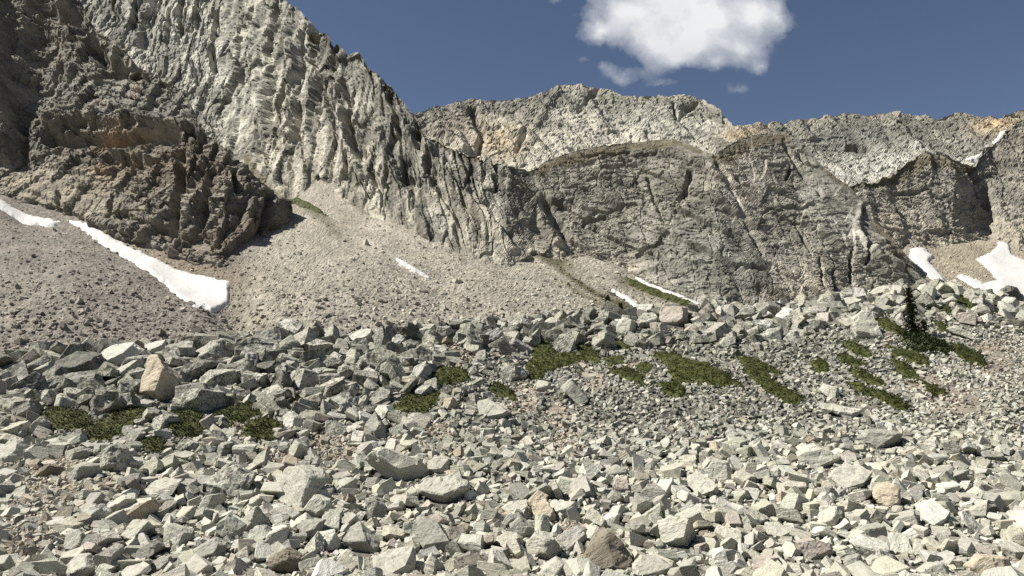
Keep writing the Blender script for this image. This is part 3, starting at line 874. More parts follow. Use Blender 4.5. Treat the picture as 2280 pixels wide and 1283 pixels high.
R_ = cliff('far_ridge', 840, 2560, 2.6, YT_R, curve([(600, 450), (1600, 450), (2640, 470)]), lambda x, y: np.interp(x, [600, 1600, 2600], [330, 345, 345]),
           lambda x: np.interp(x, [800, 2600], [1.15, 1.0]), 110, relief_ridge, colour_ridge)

# --- the dark cliff at the right edge
YT_G = curve([(1800, 470), (1880, 412), (1905, 400), (1960, 392), (2000, 370), (2040, 345), (2090, 337), (2125, 346), (2150, 362), (2172, 362), (2190, 330), (2205, 314), (2225, 300), (2242, 283), (2262, 268), (2280, 260), (2640, 170)])
YB_G = curve([(1800, 560), (2020, 558), (2130, 565), (2200, 535), (2280, 562), (2640, 560)])
def relief_right(P, px, py):
    Wp = P + 1.1 * np.stack([fbm(P / 5, 2, 501), fbm(P / 5, 2, 502), fbm(P / 5, 2, 503)], 1)
    Q = shear(Wp, 0.35, 0)
    big = 3.0 * vnoise(P / 18, 505) + 0.6 * vnoise(P / 5.5, 506)
    sm = 0.45 * vnoise(P / 4.0, 507) + 0.12 * vnoise(P / 1.1, 508)
    dip = P[:, 2] + 0.35 * P[:, 0]
    a, ca = blocks(P[:, 0] - 0.3 * P[:, 2] + big, P[:, 2] + big, 9, 13, 511, 0.2)
    b, cb = blocks(-dip + 0.5 * big + sm, P[:, 0] + 2 * sm, 2.4, 5.0, 521, 0.22)
    c, cc = blocks(P[:, 0] + 0.5 * P[:, 2] + sm, P[:, 2] + sm, 1.4, 1.8, 531, 0.25)
    f, _ = facets(Wp, (2.4, 2.4, 2.0), 541, 0.9)
    g, _ = facets(P, (0.8, 0.8, 0.7), 545, 0.9)
    h = 1.6 * a + 0.7 * b + 0.35 * c + 0.35 * f + 0.14 * g - 1.6 + 2.0 * fbm(P / 18, 2, 551)
    h += strokes(px, py, [([(2195, 470), (2200, 510)], 12, -4.0), ([(2165, 375), (2190, 410), (2210, 480)], 10, -3.5), ([(2000, 422), (2080, 420)], 5, -1.5)], P, 561)
    return h, (ca, cb, cc)
def colour_right(P, px, py, cells):
    ca, cb, cc = cells
    n = fbm(P / np.array([7, 7, 9]), 4, 571)
    c = np.array([0.26, 0.242, 0.208]) * np.ones((len(P), 1))
    c = mixcol(c, 0.9 * sstep(110, 20, YB_G(px) - py + 30 * n) , (0.36, 0.32, 0.26))
    c = mixcol(c, 0.6 * blob(px, py, 2020, 480, 50, 60) + 0.4 * blob(px, py, 1990, 420, 40, 20), (0.33, 0.29, 0.24))
    c = mixcol(c, 0.6 * blob(px, py, 2250, 320, 45, 70), (0.17, 0.15, 0.128))
    c = c * (1 + 0.2 * n + 0.4 * (cb - 0.5) + 0.35 * (cc - 0.5))[:, None]
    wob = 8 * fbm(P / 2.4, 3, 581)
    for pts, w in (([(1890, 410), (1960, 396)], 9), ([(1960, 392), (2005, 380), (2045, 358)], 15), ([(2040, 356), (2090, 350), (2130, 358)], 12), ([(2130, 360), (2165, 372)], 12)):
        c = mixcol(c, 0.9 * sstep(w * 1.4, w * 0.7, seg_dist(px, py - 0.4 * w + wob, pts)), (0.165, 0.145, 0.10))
    return c
G_ = cliff('right_cliff', 1850, 2560, 2.6, YT_G, YB_G, lambda x, y: depth_scree(x, y), lambda x: np.interp(x, [1850, 2640], [1.4, 1.35]), 120, relief_right, colour_right)
# ------------------------------------------------------------------ solid angular rock from cutting planes
def solid_from_planes(Nn, d):
    """corner points of the convex body n.x <= d"""
    k = len(Nn)
    idx = np.array([(i, j, l) for i in range(k) for j in range(i + 1, k) for l in range(j + 1, k)])
    A = Nn[idx]
    B = d[idx]
    det = np.linalg.det(A)
    ok = np.abs(det) > 0.02
    X = np.linalg.solve(A[ok], B[ok][..., None])[..., 0]
    good = (X @ Nn.T <= d + 1e-5).all(1)
    return X[good]

def rock_bmesh(pts, bevel=0.0, segs=1):
    bm = bmesh.new()
    pts = np.unique(np.round(pts, 4), axis=0)
    for p in pts:
        bm.verts.new(p)
    r = bmesh.ops.convex_hull(bm, input=bm.verts)
    junk = [g for g in r['geom_interior'] if isinstance(g, bmesh.types.BMVert)]
    if junk:
        bmesh.ops.delete(bm, geom=junk, context='VERTS')
    bmesh.ops.dissolve_limit(bm, angle_limit=math.radians(3), verts=bm.verts, edges=bm.edges)
    if bevel > 0:
        bmesh.ops.bevel(bm, geom=list(bm.edges), offset=bevel, segments=segs, affect='EDGES', clamp_overlap=True, profile=0.6)
    bmesh.ops.triangulate(bm, faces=bm.faces)
    return bm

def roughen(bm, size, seed, target, amp):
    """cut long edges until the surface is fine enough, then give it chipped, layered relief"""
    for _ in range(5):
        long_e = [e for e in bm.edges if e.calc_length() > target]
        if not long_e or len(bm.verts) > 1100:
            break
        bmesh.ops.subdivide_edges(bm, edges=long_e, cuts=1)
        bmesh.ops.triangulate(bm, faces=bm.faces)
    bm.normal_update()
    V = np.array([v.co for v in bm.verts])
    Nv = np.array([v.normal for v in bm.verts])
    rot = np.array(Euler((seed * 1.7 % 1.2 - 0.6, seed * 2.3 % 1.2 - 0.6, seed * 0.7)).to_matrix())
    L = V @ rot.T
    lay = fbm(L / (size * np.array([0.45, 0.45, 0.07])) + seed, 3, 601)
    big = fbm(V / (size * 0.28) + seed, 3, 611)
    f, _ = facets(V + seed * 3.1, (size * 0.3,) * 3, 621)
    h = amp * size * (0.55 * lay + 0.9 * big + 0.8 * f)
    V2 = V + Nv * h[:, None]
    for v, p in zip(bm.verts, V2):
        v.co = p
    return L

def bm_to_mesh(bm, name, mat, loc=None, smooth=False):
    V = np.array([v.co for v in bm.verts])
    for i, v in enumerate(bm.verts):
        v.index = i
    Fc = np.array([[v.index for v in f.verts] for f in bm.faces])
    bm.free()
    return make_mesh(name, V, Fc, {'loc': V if loc is None else loc}, mat, smooth)

TINTS = {'p': (0.52, 0.505, 0.43), 'g': (0.37, 0.36, 0.31), 't': (0.52, 0.45, 0.345), 'b': (0.26, 0.225, 0.175), 'd': (0.23, 0.225, 0.19), 'w': (0.63, 0.615, 0.545), 'k': (0.47, 0.415, 0.36),
         'l': (0.50, 0.485, 0.415), 'm': (0.41, 0.40, 0.345)}
LICHEN = {'p': 0.05, 'g': 0.25, 't': 0.1, 'b': 0.2, 'd': 1.1, 'w': 0.1, 'k': 0.1, 'l': 0.8, 'm': 0.95}

# outline in photograph pixels, way the faces meet (c corner, t top over front, l left beside right, f one face), meeting point, tint, label, short phrase for neighbours
BOULDERS = [
 ([(310,800),(347,795),(390,842),(402,872),(360,905),(322,892),(311,840)], 'l', (366,855), 't', 'tall upright boulder with a bright tan face leaning on the left ridge', 'tall tan-faced boulder'),
 ([(405,880),(430,866),(520,875),(522,915),(447,926),(407,915)], 'l', (452,880), 'l', 'square block with a dark right-hand face beside the tall tan-faced boulder', 'square dark-faced block'),
 ([(442,842),(465,825),(532,825),(530,857),(470,866),(450,855)], 't', (490,834), 'l', 'thick grey block perched just above the square dark-faced block', 'perched grey block'),
 ([(425,787),(495,752),(525,767),(535,795),(497,800),(430,805)], 't', (495,770), 'l', 'long tilted slab rising to a point on the left skyline of the ridge', 'long tilted crest slab'),
 ([(222,787),(240,772),(295,766),(322,785),(305,800),(265,820),(235,812)], 't', (275,790), 'w', 'wide whitish boulder on the ridge just above the tall tan-faced boulder', 'wide whitish crest boulder'),
 ([(310,770),(367,755),(375,787),(330,790),(322,782)], 't', (350,774), 'w', 'white block standing behind the tall tan-faced boulder on the crest', ''),
 ([(115,805),(140,787),(215,792),(232,817),(190,842),(150,842),(120,820)], 't', (175,815), 'd', 'big dark lichen-covered boulder on the ridge near the left edge', 'big dark lichen boulder'),
 ([(47,825),(97,789),(112,802),(75,832),(47,839)], 't', (80,812), 'm', 'slanting grey slab immediately left of the big dark lichen boulder', ''),
 ([(70,830),(110,805),(117,820),(92,840),(72,836)], 't', (95,820), 'p', 'small pale slab lying against the front of the slanting grey slab', ''),
 ([(72,862),(110,840),(140,835),(147,850),(125,870),(75,872)], 't', (112,858), 'm', 'low grey slab below the big dark lichen boulder at the far left', ''),
 ([(107,890),(130,877),(155,890),(177,910),(150,915),(115,905)], 'l', (152,890), 'p', 'pale humped stone just above the leftmost green shrub mat', 'pale humped stone'),
 ([(337,932),(370,919),(390,930),(390,952),(357,960),(340,945)], 'l', (372,934), 'l', 'mottled white stone half sunk in the green mats under the tan-faced boulder', 'mottled white stone in the mats'),
 ([(297,936),(325,929),(330,940),(315,950),(297,944)], 't', (315,938), 'l', 'smaller white stone in the green mat left of the mottled white stone', ''),
 ([(390,995),(410,979),(440,987),(442,1000),(420,1007),(392,1002)], 't', (418,992), 'l', 'flat light slab below the green mats with a dark gap under it', ''),
 ([(480,1000),(490,987),(515,987),(522,1005),(500,1020),(482,1015)], 'l', (503,995), 'm', 'rounded grey stone beside a tan gravel hollow below the left mats', ''),
 ([(225,855),(270,837),(277,847),(265,860),(232,862)], 't', (255,850), 'd', 'dark flat slab left of the tall tan-faced boulder', ''),
 ([(-14,1010),(10,978),(32,990),(65,1023),(32,1038),(-14,1033)], 't', (25,1016), 'p', 'broad pale boulder cut by the left edge of the picture', 'broad pale edge boulder'),
 ([(222,1008),(250,990),(270,1000),(287,1063),(252,1058),(232,1035)], 'l', (268,1010), 'l', 'upright black-speckled block below the left green mats', 'upright speckled block'),
 ([(142,1008),(175,997),(200,1008),(185,1028),(155,1030)], 'l', (175,1005), 'g', 'bluish grey stone left of the upright black-speckled block', ''),
 ([(145,1060),(185,1035),(215,1038),(220,1058),(185,1075),(150,1068)], 'l', (186,1046), 'g', 'grey wedge with a shaded front under the bluish grey stone', ''),
 ([(80,1050),(107,1035),(140,1045),(140,1063),(110,1070),(85,1060)], 'l', (106,1044), 'b', 'brown angular block on reddish gravel near the left edge', 'brown block on reddish gravel'),
 ([(20,1098),(50,1083),(62,1103),(60,1113),(30,1112)], 't', (45,1104), 'p', 'pale stone on the reddish gravel close to the left edge', ''),
 ([(185,1140),(215,1124),(240,1145),(240,1155),(205,1170),(190,1160)], 'l', (212,1142), 'w', 'white stone with one dark side standing alone on reddish gravel', 'lone white stone on gravel'),
 ([(275,1155),(300,1125),(337,1113),(350,1130),(327,1153),(290,1180),(277,1173)], 'f', (315,1145), 't', 'long brownish log-shaped boulder tilted up to the upper right', 'log-shaped brownish boulder'),
 ([(445,1083),(475,1058),(515,1035),(567,1053),(550,1098),(497,1120),(467,1100)], 't', (497,1088), 'l', 'large broad boulder with a pale top and grey front in the lower left talus', 'large broad pale-topped boulder'),
 ([(442,1135),(457,1105),(490,1099),(496,1118),(482,1133),(450,1143)], 'f', (470,1120), 'p', 'smooth pale stone leaning on the large broad pale-topped boulder', ''),
 ([(305,1108),(332,1080),(355,1070),(400,1073),(385,1100),(355,1110)], 't', (360,1095), 'p', 'pale flat-topped boulder left of the large broad pale-topped boulder', ''),
 ([(365,1175),(377,1167),(405,1175),(427,1188),(422,1218),(390,1220),(372,1203)], 'f', (395,1195), 'p', 'pale flat stone face with one dark spot below the log-shaped boulder', ''),
 ([(140,1273),(155,1240),(187,1240),(212,1265),(205,1290),(137,1290)], 't', (175,1265), 'p', 'large pale block at the bottom edge below the reddish gravel', 'pale block at the bottom left'),
 ([(310,1225),(345,1203),(362,1215),(350,1230),(322,1248),(315,1240)], 'f', (335,1225), 'g', 'grey oblong stone between the bottom edge and the flat spotted stone', ''),
 ([(425,1228),(475,1205),(500,1215),(500,1240),(475,1245),(427,1235)], 't', (470,1228), 'g', 'low grey boulder near the bottom edge left of the pair of pale wedges', ''),
 ([(327,1265),(355,1243),(375,1240),(382,1263),(357,1278),(332,1273)], 't', (357,1262), 'g', 'grey triangular stone at the bottom edge below the grey oblong stone', ''),
 ([(535,1158),(570,1128),(597,1165),(570,1188),(545,1190),(538,1175)], 'l', (565,1160), 'p', 'pale pointed boulder below and right of the large broad pale-topped boulder', 'pale pointed boulder'),
 ([(637,845),(647,822),(675,820),(697,830),(714,850),(690,872),(645,860)], 'l', (690,838), 'l', 'rounded light boulder with a black right side on the middle of the ridge', 'rounded black-sided boulder'),
 ([(570,810),(590,805),(615,802),(635,812),(617,830),(580,836)], 't', (605,815), 'd', 'dark-fronted boulder upper left of the rounded black-sided boulder', ''),
 ([(827,750),(852,725),(862,765),(865,780),(835,770)], 'l', (858,745), 'm', 'sharp grey spire of rock standing on the ridge crest', 'sharp grey spire'),
 ([(775,747),(790,737),(825,735),(829,750),(790,767)], 't', (805,752), 'w', 'bright white block beside the sharp grey spire', ''),
 ([(880,747),(912,717),(940,732),(945,762),(915,765),(895,757)], 'l', (908,735), 'd', 'dark peaked boulder on the crest right of the sharp grey spire', 'dark peaked boulder'),
 ([(895,762),(915,754),(927,766),(917,787),(902,777)], 't', (912,768), 'm', 'light-topped block directly below the dark peaked boulder', ''),
 ([(770,787),(782,775),(800,787),(805,797),(785,817),(772,810)], 'l', (795,788), 'p', 'pale egg-shaped boulder below the bright white block on the ridge', ''),
 ([(717,810),(730,795),(755,797),(767,812),(747,830),(725,822)], 'f', (742,812), 'm', 'lichen-grey dome-shaped boulder right of the rounded black-sided boulder', ''),
 ([(665,775),(702,754),(740,767),(740,785),(710,797),(687,792)], 't', (700,775), 'l', 'broad mottled boulder on the crest above the rounded black-sided boulder', ''),
 ([(1000,727),(1005,714),(1032,720),(1032,735),(1012,737)], 't', (1018,722), 'd', 'dark crest block right of the dark peaked boulder', ''),
 ([(1092,727),(1115,715),(1127,720),(1127,737),(1105,737)], 't', (1115,730), 'p', 'pale cube with a shaded underside on the middle of the crest', ''),
 ([(810,955),(827,920),(852,947),(864,970),(862,985),(812,972)], 't', (835,955), 'g', 'triangular boulder with a smooth grey front in the middle of the slope', 'triangular smooth-fronted boulder'),
 ([(722,940),(740,937),(777,960),(777,975),(745,975),(725,955)], 'f', (750,957), 'm', 'grey slanting block left of the triangular smooth-fronted boulder', ''),
 ([(627,925),(642,914),(665,932),(675,950),(657,957),(630,947)], 'l', (660,940), 'w', 'white-faced stone right of the green mat in the middle left', 'white-faced stone'),
 ([(820,897),(840,860),(867,867),(870,900),(852,902),(825,902)], 't', (850,890), 'm', 'layered grey hump above the triangular smooth-fronted boulder', ''),
 ([(985,890),(1007,885),(1020,900),(1015,915),(990,917)], 'l', (1008,895), 't', 'cream-coloured cube right of the dark green mat in the centre', ''),
 ([(1065,892),(1085,887),(1117,905),(1142,920),(1135,937),(1092,937),(1067,917)], 't', (1098,920), 'p', 'long pale boulder split in two blocks left of the tan gravel chute', 'long split pale boulder'),
 ([(640,1002),(657,978),(680,995),(685,1015),(675,1035),(645,1018)], 'l', (672,1000), 'p', 'pale leaning block left of the orange gravel hollow', ''),
 ([(610,1105),(627,1043),(652,1038),(720,1060),(725,1075),(700,1103),(665,1135),(617,1118)], 'l', (695,1068), 'p', 'very large ribbed boulder with wavy layers in the lower left centre', 'large ribbed boulder'),
 ([(802,1028),(852,995),(877,1005),(940,1028),(957,1053),(920,1083),(895,1085),(857,1065),(822,1043)], 'f', (880,1042), 'p', 'widest flat slab lying face up in the centre of the talus', 'widest flat slab'),
 ([(950,1023),(980,1013),(1000,1020),(995,1060),(965,1058),(952,1035)], 't', (975,1040), 'p', 'pale cube touching the right end of the widest flat slab', ''),
 ([(915,1098),(940,1068),(980,1060),(1042,1078),(1040,1103),(1005,1133),(960,1123),(937,1105)], 't', (985,1096), 'p', 'long thick slab with a shaded front below the widest flat slab', 'long thick shaded slab'),
 ([(670,1143),(697,1105),(735,1115),(737,1135),(720,1158),(690,1158)], 'f', (705,1133), 'p', 'blocky pale boulder leaning below the large ribbed boulder', ''),
 ([(667,1163),(725,1160),(720,1173),(702,1193),(680,1203),(667,1183)], 't', (695,1175), 'g', 'flat-topped grey block two places below the large ribbed boulder', ''),
 ([(812,1113),(830,1108),(857,1125),(865,1158),(850,1160),(822,1143)], 'f', (840,1135), 'g', 'bluish grey oval boulder left of the long thick shaded slab', ''),
 ([(762,1203),(775,1170),(795,1175),(840,1215),(842,1238),(825,1245),(790,1228)], 't', (805,1210), 'g', 'long grey boulder slanting down to the right near the bottom centre', 'long slanting grey boulder'),
 ([(927,1175),(950,1153),(970,1163),(1000,1200),(995,1228),(980,1240),(927,1195)], 't', (960,1200), 'g', 'split layered block slanting down to the right below the long thick slab', 'split layered block'),
 ([(715,1188),(745,1180),(757,1210),(755,1225),(740,1233),(722,1213)], 'l', (745,1205), 'w', 'bright rounded block left of the long slanting grey boulder', ''),
 ([(675,1225),(705,1188),(720,1208),(722,1240),(705,1245)], 'l', (712,1212), 'p', 'pale sharp wedge left of the bright rounded block', ''),
 ([(597,1245),(630,1225),(667,1245),(672,1278),(627,1287),(602,1270)], 'l', (645,1245), 'b', 'brownish streaked block at the bottom edge left of the pale sharp wedge', ''),
 ([(830,1250),(915,1228),(925,1245),(920,1270),(895,1290),(857,1290),(835,1263)], 't', (885,1260), 'p', 'large pale-topped block with a shaded front at the bottom centre edge', 'bottom centre block'),
 ([(945,1263),(960,1233),(992,1270),(980,1288),(942,1288)], 'l', (965,1255), 'p', 'pale pointed stone at the bottom edge right of the bottom centre block', ''),
 ([(1007,1178),(1032,1165),(1050,1173),(1042,1193),(1022,1195)], 'f', (1030,1180), 't', 'yellowish diamond-shaped stone right of the split layered block', ''),
 ([(1230,765),(1247,745),(1272,745),(1285,775),(1262,792),(1240,782)], 'f', (1260,768), 'l', 'white speckled boulder sitting in the big green mat below the crest', 'white boulder in the big mat'),
 ([(1115,825),(1135,812),(1160,817),(1178,842),(1160,852),(1120,850)], 'f', (1145,835), 'm', 'grey striped boulder touching the left end of the big green mat', ''),
 ([(1250,867),(1270,847),(1290,865),(1310,885),(1305,905),(1292,907)], 'f', (1280,880), 'g', 'leaning grey slab below the big green mat', 'leaning grey slab'),
 ([(1467,700),(1477,682),(1530,685),(1535,722),(1510,732),(1485,727),(1467,712)], 'l', (1515,700), 'k', 'biggest pinkish block standing on the ridge crest', 'biggest pinkish crest block'),
 ([(1372,725),(1390,707),(1415,715),(1417,735),(1410,750),(1372,745)], 'l', (1402,722), 'p', 'white-faced block two places left of the biggest pinkish crest block', ''),
 ([(1412,720),(1430,700),(1460,697),(1465,720),(1440,735),(1417,735)], 't', (1440,715), 'l', 'grey boulder immediately left of the biggest pinkish crest block', ''),
 ([(1625,710),(1670,675),(1682,697),(1655,720)], 't', (1660,700), 'm', 'slanting wedge on the crest in front of the grey cliff foot', 'slanting crest wedge'),
 ([(1277,725),(1305,720),(1317,732),(1300,740),(1282,737)], 'f', (1298,730), 'm', 'flat oval stone on the crest above the big green mat', ''),
 ([(1210,720),(1230,705),(1245,715),(1237,730),(1217,735)], 't', (1230,718), 'p', 'cream wedge on the crest above and left of the big green mat', ''),
 ([(1187,865),(1197,847),(1227,852),(1227,870),(1202,875)], 't', (1208,860), 'p', 'pale block just below the left part of the big green mat', ''),
 ([(1602,767),(1615,752),(1637,750),(1627,775),(1610,777)], 'f', (1618,765), 'l', 'light pyramid stone below the slanting crest wedge', ''),
 ([(1320,715),(1340,701),(1357,707),(1355,725),(1330,725)], 'l', (1348,710), 'm', 'peaked grey stone on the crest right under the small distant trees', ''),
 ([(1472,1188),(1477,1160),(1500,1150),(1535,1160),(1552,1195),(1540,1228),(1502,1230),(1477,1213)], 'l', (1515,1185), 'p', 'large rounded boulder standing out near the bottom right of centre', 'large rounded boulder'),
 ([(1300,1243),(1325,1203),(1360,1185),(1380,1203),(1405,1238),(1400,1270),(1360,1281),(1330,1275)], 'f', (1355,1238), 'b', 'dark brown five-sided boulder at the bottom edge', 'dark brown five-sided boulder'),
 ([(1172,1213),(1190,1193),(1235,1200),(1260,1233),(1250,1253),(1200,1253),(1180,1235)], 'l', (1215,1215), 'p', 'pale boulder with a hollow shaded notch left of the dark brown boulder', 'notched pale boulder'),
 ([(1177,1113),(1225,1108),(1235,1143),(1252,1175),(1200,1163),(1185,1138)], 't', (1215,1155), 't', 'block with a yellowish stained face above the notched pale boulder', 'yellow-stained block'),
 ([(1135,1170),(1155,1155),(1195,1180),(1177,1203),(1140,1190)], 'f', (1163,1180), 'g', 'smooth grey slab left of the yellow-stained block', ''),
 ([(1407,1268),(1430,1245),(1472,1248),(1497,1263),(1497,1290),(1410,1290)], 't', (1450,1265), 'p', 'long layered slab at the bottom edge right of the dark brown boulder', ''),
 ([(1565,1040),(1580,1023),(1622,1030),(1627,1050),(1615,1073),(1577,1063)], 'f', (1597,1048), 'p', 'square slab with fine parallel ribs upright among the lower right talus', 'finely ribbed slab'),
 ([(1532,1068),(1560,1047),(1580,1068),(1602,1108),(1575,1115),(1535,1083)], 't', (1570,1090), 'p', 'pale oblong boulder touching the lower left of the finely ribbed slab', ''),
 ([(1417,1110),(1440,1083),(1475,1088),(1477,1118),(1450,1125),(1425,1118)], 'f', (1448,1105), 'g', 'grey boulder with dark stripes right of the pinkish block', 'dark-striped boulder'),
 ([(1362,1090),(1372,1065),(1397,1070),(1395,1098),(1372,1098)], 'f', (1380,1082), 'k', 'small pinkish block standing upright left of the dark-striped boulder', 'small pinkish block'),
 ([(1352,1110),(1367,1095),(1390,1105),(1377,1123),(1360,1123)], 'f', (1370,1110), 'g', 'dull grey stone directly below the small pinkish block', ''),
 ([(1195,1275),(1240,1250),(1265,1260),(1295,1288),(1197,1288)], 't', (1245,1272), 'p', 'broad pale stone at the bottom edge below the notched pale boulder', ''),
 ([(1330,1165),(1372,1144),(1376,1168),(1352,1183)], 'f', (1357,1166), 'w', 'bright triangular slab above the dark brown five-sided boulder', ''),
 ([(1222,1070),(1237,1070),(1260,1123),(1240,1113)], 'l', (1240,1090), 'p', 'narrow upright slab just above the yellow-stained block', ''),
 ([(1345,1050),(1380,1038),(1400,1048),(1390,1063),(1357,1060)], 't', (1373,1050), 'g', 'low grey slab above the small pinkish block', ''),
 ([(1415,1008),(1435,1002),(1452,1022),(1430,1027)], 'f', (1434,1014), 'p', 'flat pale slab in the fine stones above the dark-striped boulder', ''),
 ([(1585,1235),(1612,1223),(1625,1280),(1590,1270)], 'f', (1603,1252), 'w', 'whitish upright slab at the bottom edge right of the large rounded boulder', ''),
 ([(1897,710),(1922,690),(1942,697),(1955,750),(1942,760),(1907,762)], 'f', (1927,730), 'p', 'tall smooth pale block on the slope left of the spruce', 'tall smooth pale block'),
 ([(1785,727),(1810,712),(1840,715),(1840,732),(1815,745)], 'l', (1825,722), 'm', 'angular boulder with a dark right end left of the tall smooth block', ''),
 ([(1742,755),(1760,740),(1777,735),(1782,755),(1760,767)], 'f', (1762,752), 'l', 'light speckled boulder lower left of the angular dark-ended boulder', ''),
 ([(2222,650),(2245,635),(2267,640),(2278,660),(2275,672),(2242,665)], 'l', (2262,650), 'd', 'dark rounded boulder against the snow at the right edge', 'dark boulder by the snow'),
 ([(2045,647),(2062,631),(2085,647),(2092,667),(2072,670),(2047,660)], 'l', (2072,648), 'p', 'pale boulder with a dark side on the crest right of the spruce top', 'pale crest boulder by the spruce'),
 ([(1827,870),(1840,855),(1870,867),(1875,887),(1850,892)], 'l', (1855,868), 'p', 'grey and white faceted boulder between the two long green stripes', 'faceted grey and white boulder'),
 ([(1812,900),(1860,900),(1910,915),(1912,930),(1892,935),(1855,920)], 't', (1885,917), 'p', 'long flat slab below the faceted grey and white boulder', ''),
 ([(1860,672),(1897,660),(1925,675),(1910,685),(1870,682)], 't', (1893,674), 'p', 'wide low slab on the crest left of the spruce', ''),
 ([(1935,652),(1962,637),(1987,637),(1985,650),(1940,657)], 't', (1965,647), 'p', 'pale slab forming the top of the crest left of the spruce', ''),
 ([(2110,732),(2130,725),(2160,745),(2157,757),(2122,742)], 'f', (2135,740), 'p', 'white slab with a dark gap beneath right of the spruce', ''),
 ([(1927,667),(1935,657),(1955,667),(1952,675),(1930,675)], 'f', (1942,667), 'd', 'small dark block between the two crest slabs left of the spruce', ''),
 ([(2120,702),(2150,695),(2177,712),(2165,727),(2135,720)], 'f', (2150,711), 'k', 'pale pinkish flat boulder on the upper right slope', ''),
 ([(1917,978),(1935,960),(2007,963),(2010,993),(1980,1003),(1932,998)], 'f', (1965,982), 'g', 'large flat grey boulder in the fine talus on the right', 'large flat grey boulder'),
 ([(1775,1013),(1815,993),(1845,1003),(1872,1025),(1835,1045),(1785,1033)], 'f', (1822,1020), 'p', 'large layered pale boulder lower left of the large flat grey boulder', 'large layered pale boulder'),
 ([(1850,1063),(1865,1045),(1922,1038),(1937,1058),(1930,1083),(1865,1093)], 't', (1895,1072), 'p', 'broad white boulder below the large layered pale boulder', ''),
 ([(1945,1108),(1960,1085),(1992,1078),(2010,1113),(1992,1135),(1955,1123)], 'l', (1988,1095), 't', 'cream-topped boulder with a dark right face in the lower right', 'cream-topped boulder'),
 ([(2047,1155),(2060,1118),(2092,1108),(2102,1135),(2120,1158),(2085,1178),(2055,1168)], 't', (2080,1150), 'w', 'white pyramid-shaped boulder with a grey base in the lower right', 'white pyramid boulder'),
 ([(1775,1208),(1810,1200),(1850,1215),(1860,1233),(1830,1250),(1785,1238)], 'f', (1817,1222), 'k', 'smooth pinkish oval boulder near the bottom right', 'pinkish oval boulder'),
 ([(1897,1210),(1925,1198),(1970,1208),(1967,1233),(1935,1250),(1917,1233)], 't', (1940,1225), 'w', 'white flat-topped block right of the pinkish oval boulder', ''),
 ([(1870,1255),(1915,1235),(1925,1263),(1905,1275),(1880,1270)], 'l', (1912,1245), 'g', 'grey cube below the white flat-topped block', ''),
 ([(2157,1260),(2185,1238),(2242,1243),(2252,1270),(2222,1288),(2167,1288)], 'f', (2205,1262), 't', 'large cream boulder at the bottom right corner', 'large cream corner boulder'),
 ([(2047,1273),(2072,1258),(2100,1255),(2135,1288),(2050,1288)], 'f', (2090,1275), 'p', 'pale rounded boulder at the bottom edge left of the large cream corner boulder', ''),
 ([(2007,1193),(2035,1178),(2045,1198),(2020,1205)], 't', (2028,1194), 'w', 'bright little block below the white pyramid boulder', ''),
 ([(1705,1170),(1735,1165),(1757,1183),(1737,1203),(1707,1195)], 't', (1733,1188), 'p', 'pale slab with a dark underside right of the large rounded boulder', ''),
 ([(2032,1228),(2042,1200),(2062,1228),(2045,1248)], 'l', (2047,1225), 'p', 'small upright pale wedge below the bright little block', ''),
 ([(2160,1138),(2200,1113),(2200,1158),(2172,1163)], 'l', (2185,1135), 'p', 'grey-sided pale block right of the white pyramid boulder', ''),
 ([(2100,985),(2120,980),(2142,1010),(2120,1018),(2100,1000)], 'f', (2120,1000), 'g', 'slanting grey slab right of the large flat grey boulder', ''),
 ([(2177,1010),(2197,1005),(2232,1010),(2232,1028),(2205,1028)], 't', (2205,1018), 'g', 'low blocky boulder near the right edge in the fine talus', ''),
]
FACES = {  # directions of the faces turned to the viewer: right, up, towards
    'c': [(-0.2, 0.85, 0.5), (0.75, -0.05, 0.65), (-0.6, 0.05, 0.8)],
    't': [(-0.22, 0.80, 0.55), (0.18, -0.16, 0.97)],
    'l': [(-0.55, 0.42, 0.72), (0.80, -0.02, 0.60)],
    'f': [(-0.18, 0.42, 0.88)],
}
cam_right = np.array([1.0, 0, 0]); cam_up = np.array([0, -SP, CP]); cam_toward = -np.array([0, CP, SP])
PLACED = []           # x, y, radius on the ground, for the scatter to keep clear of
ANCHORS = []
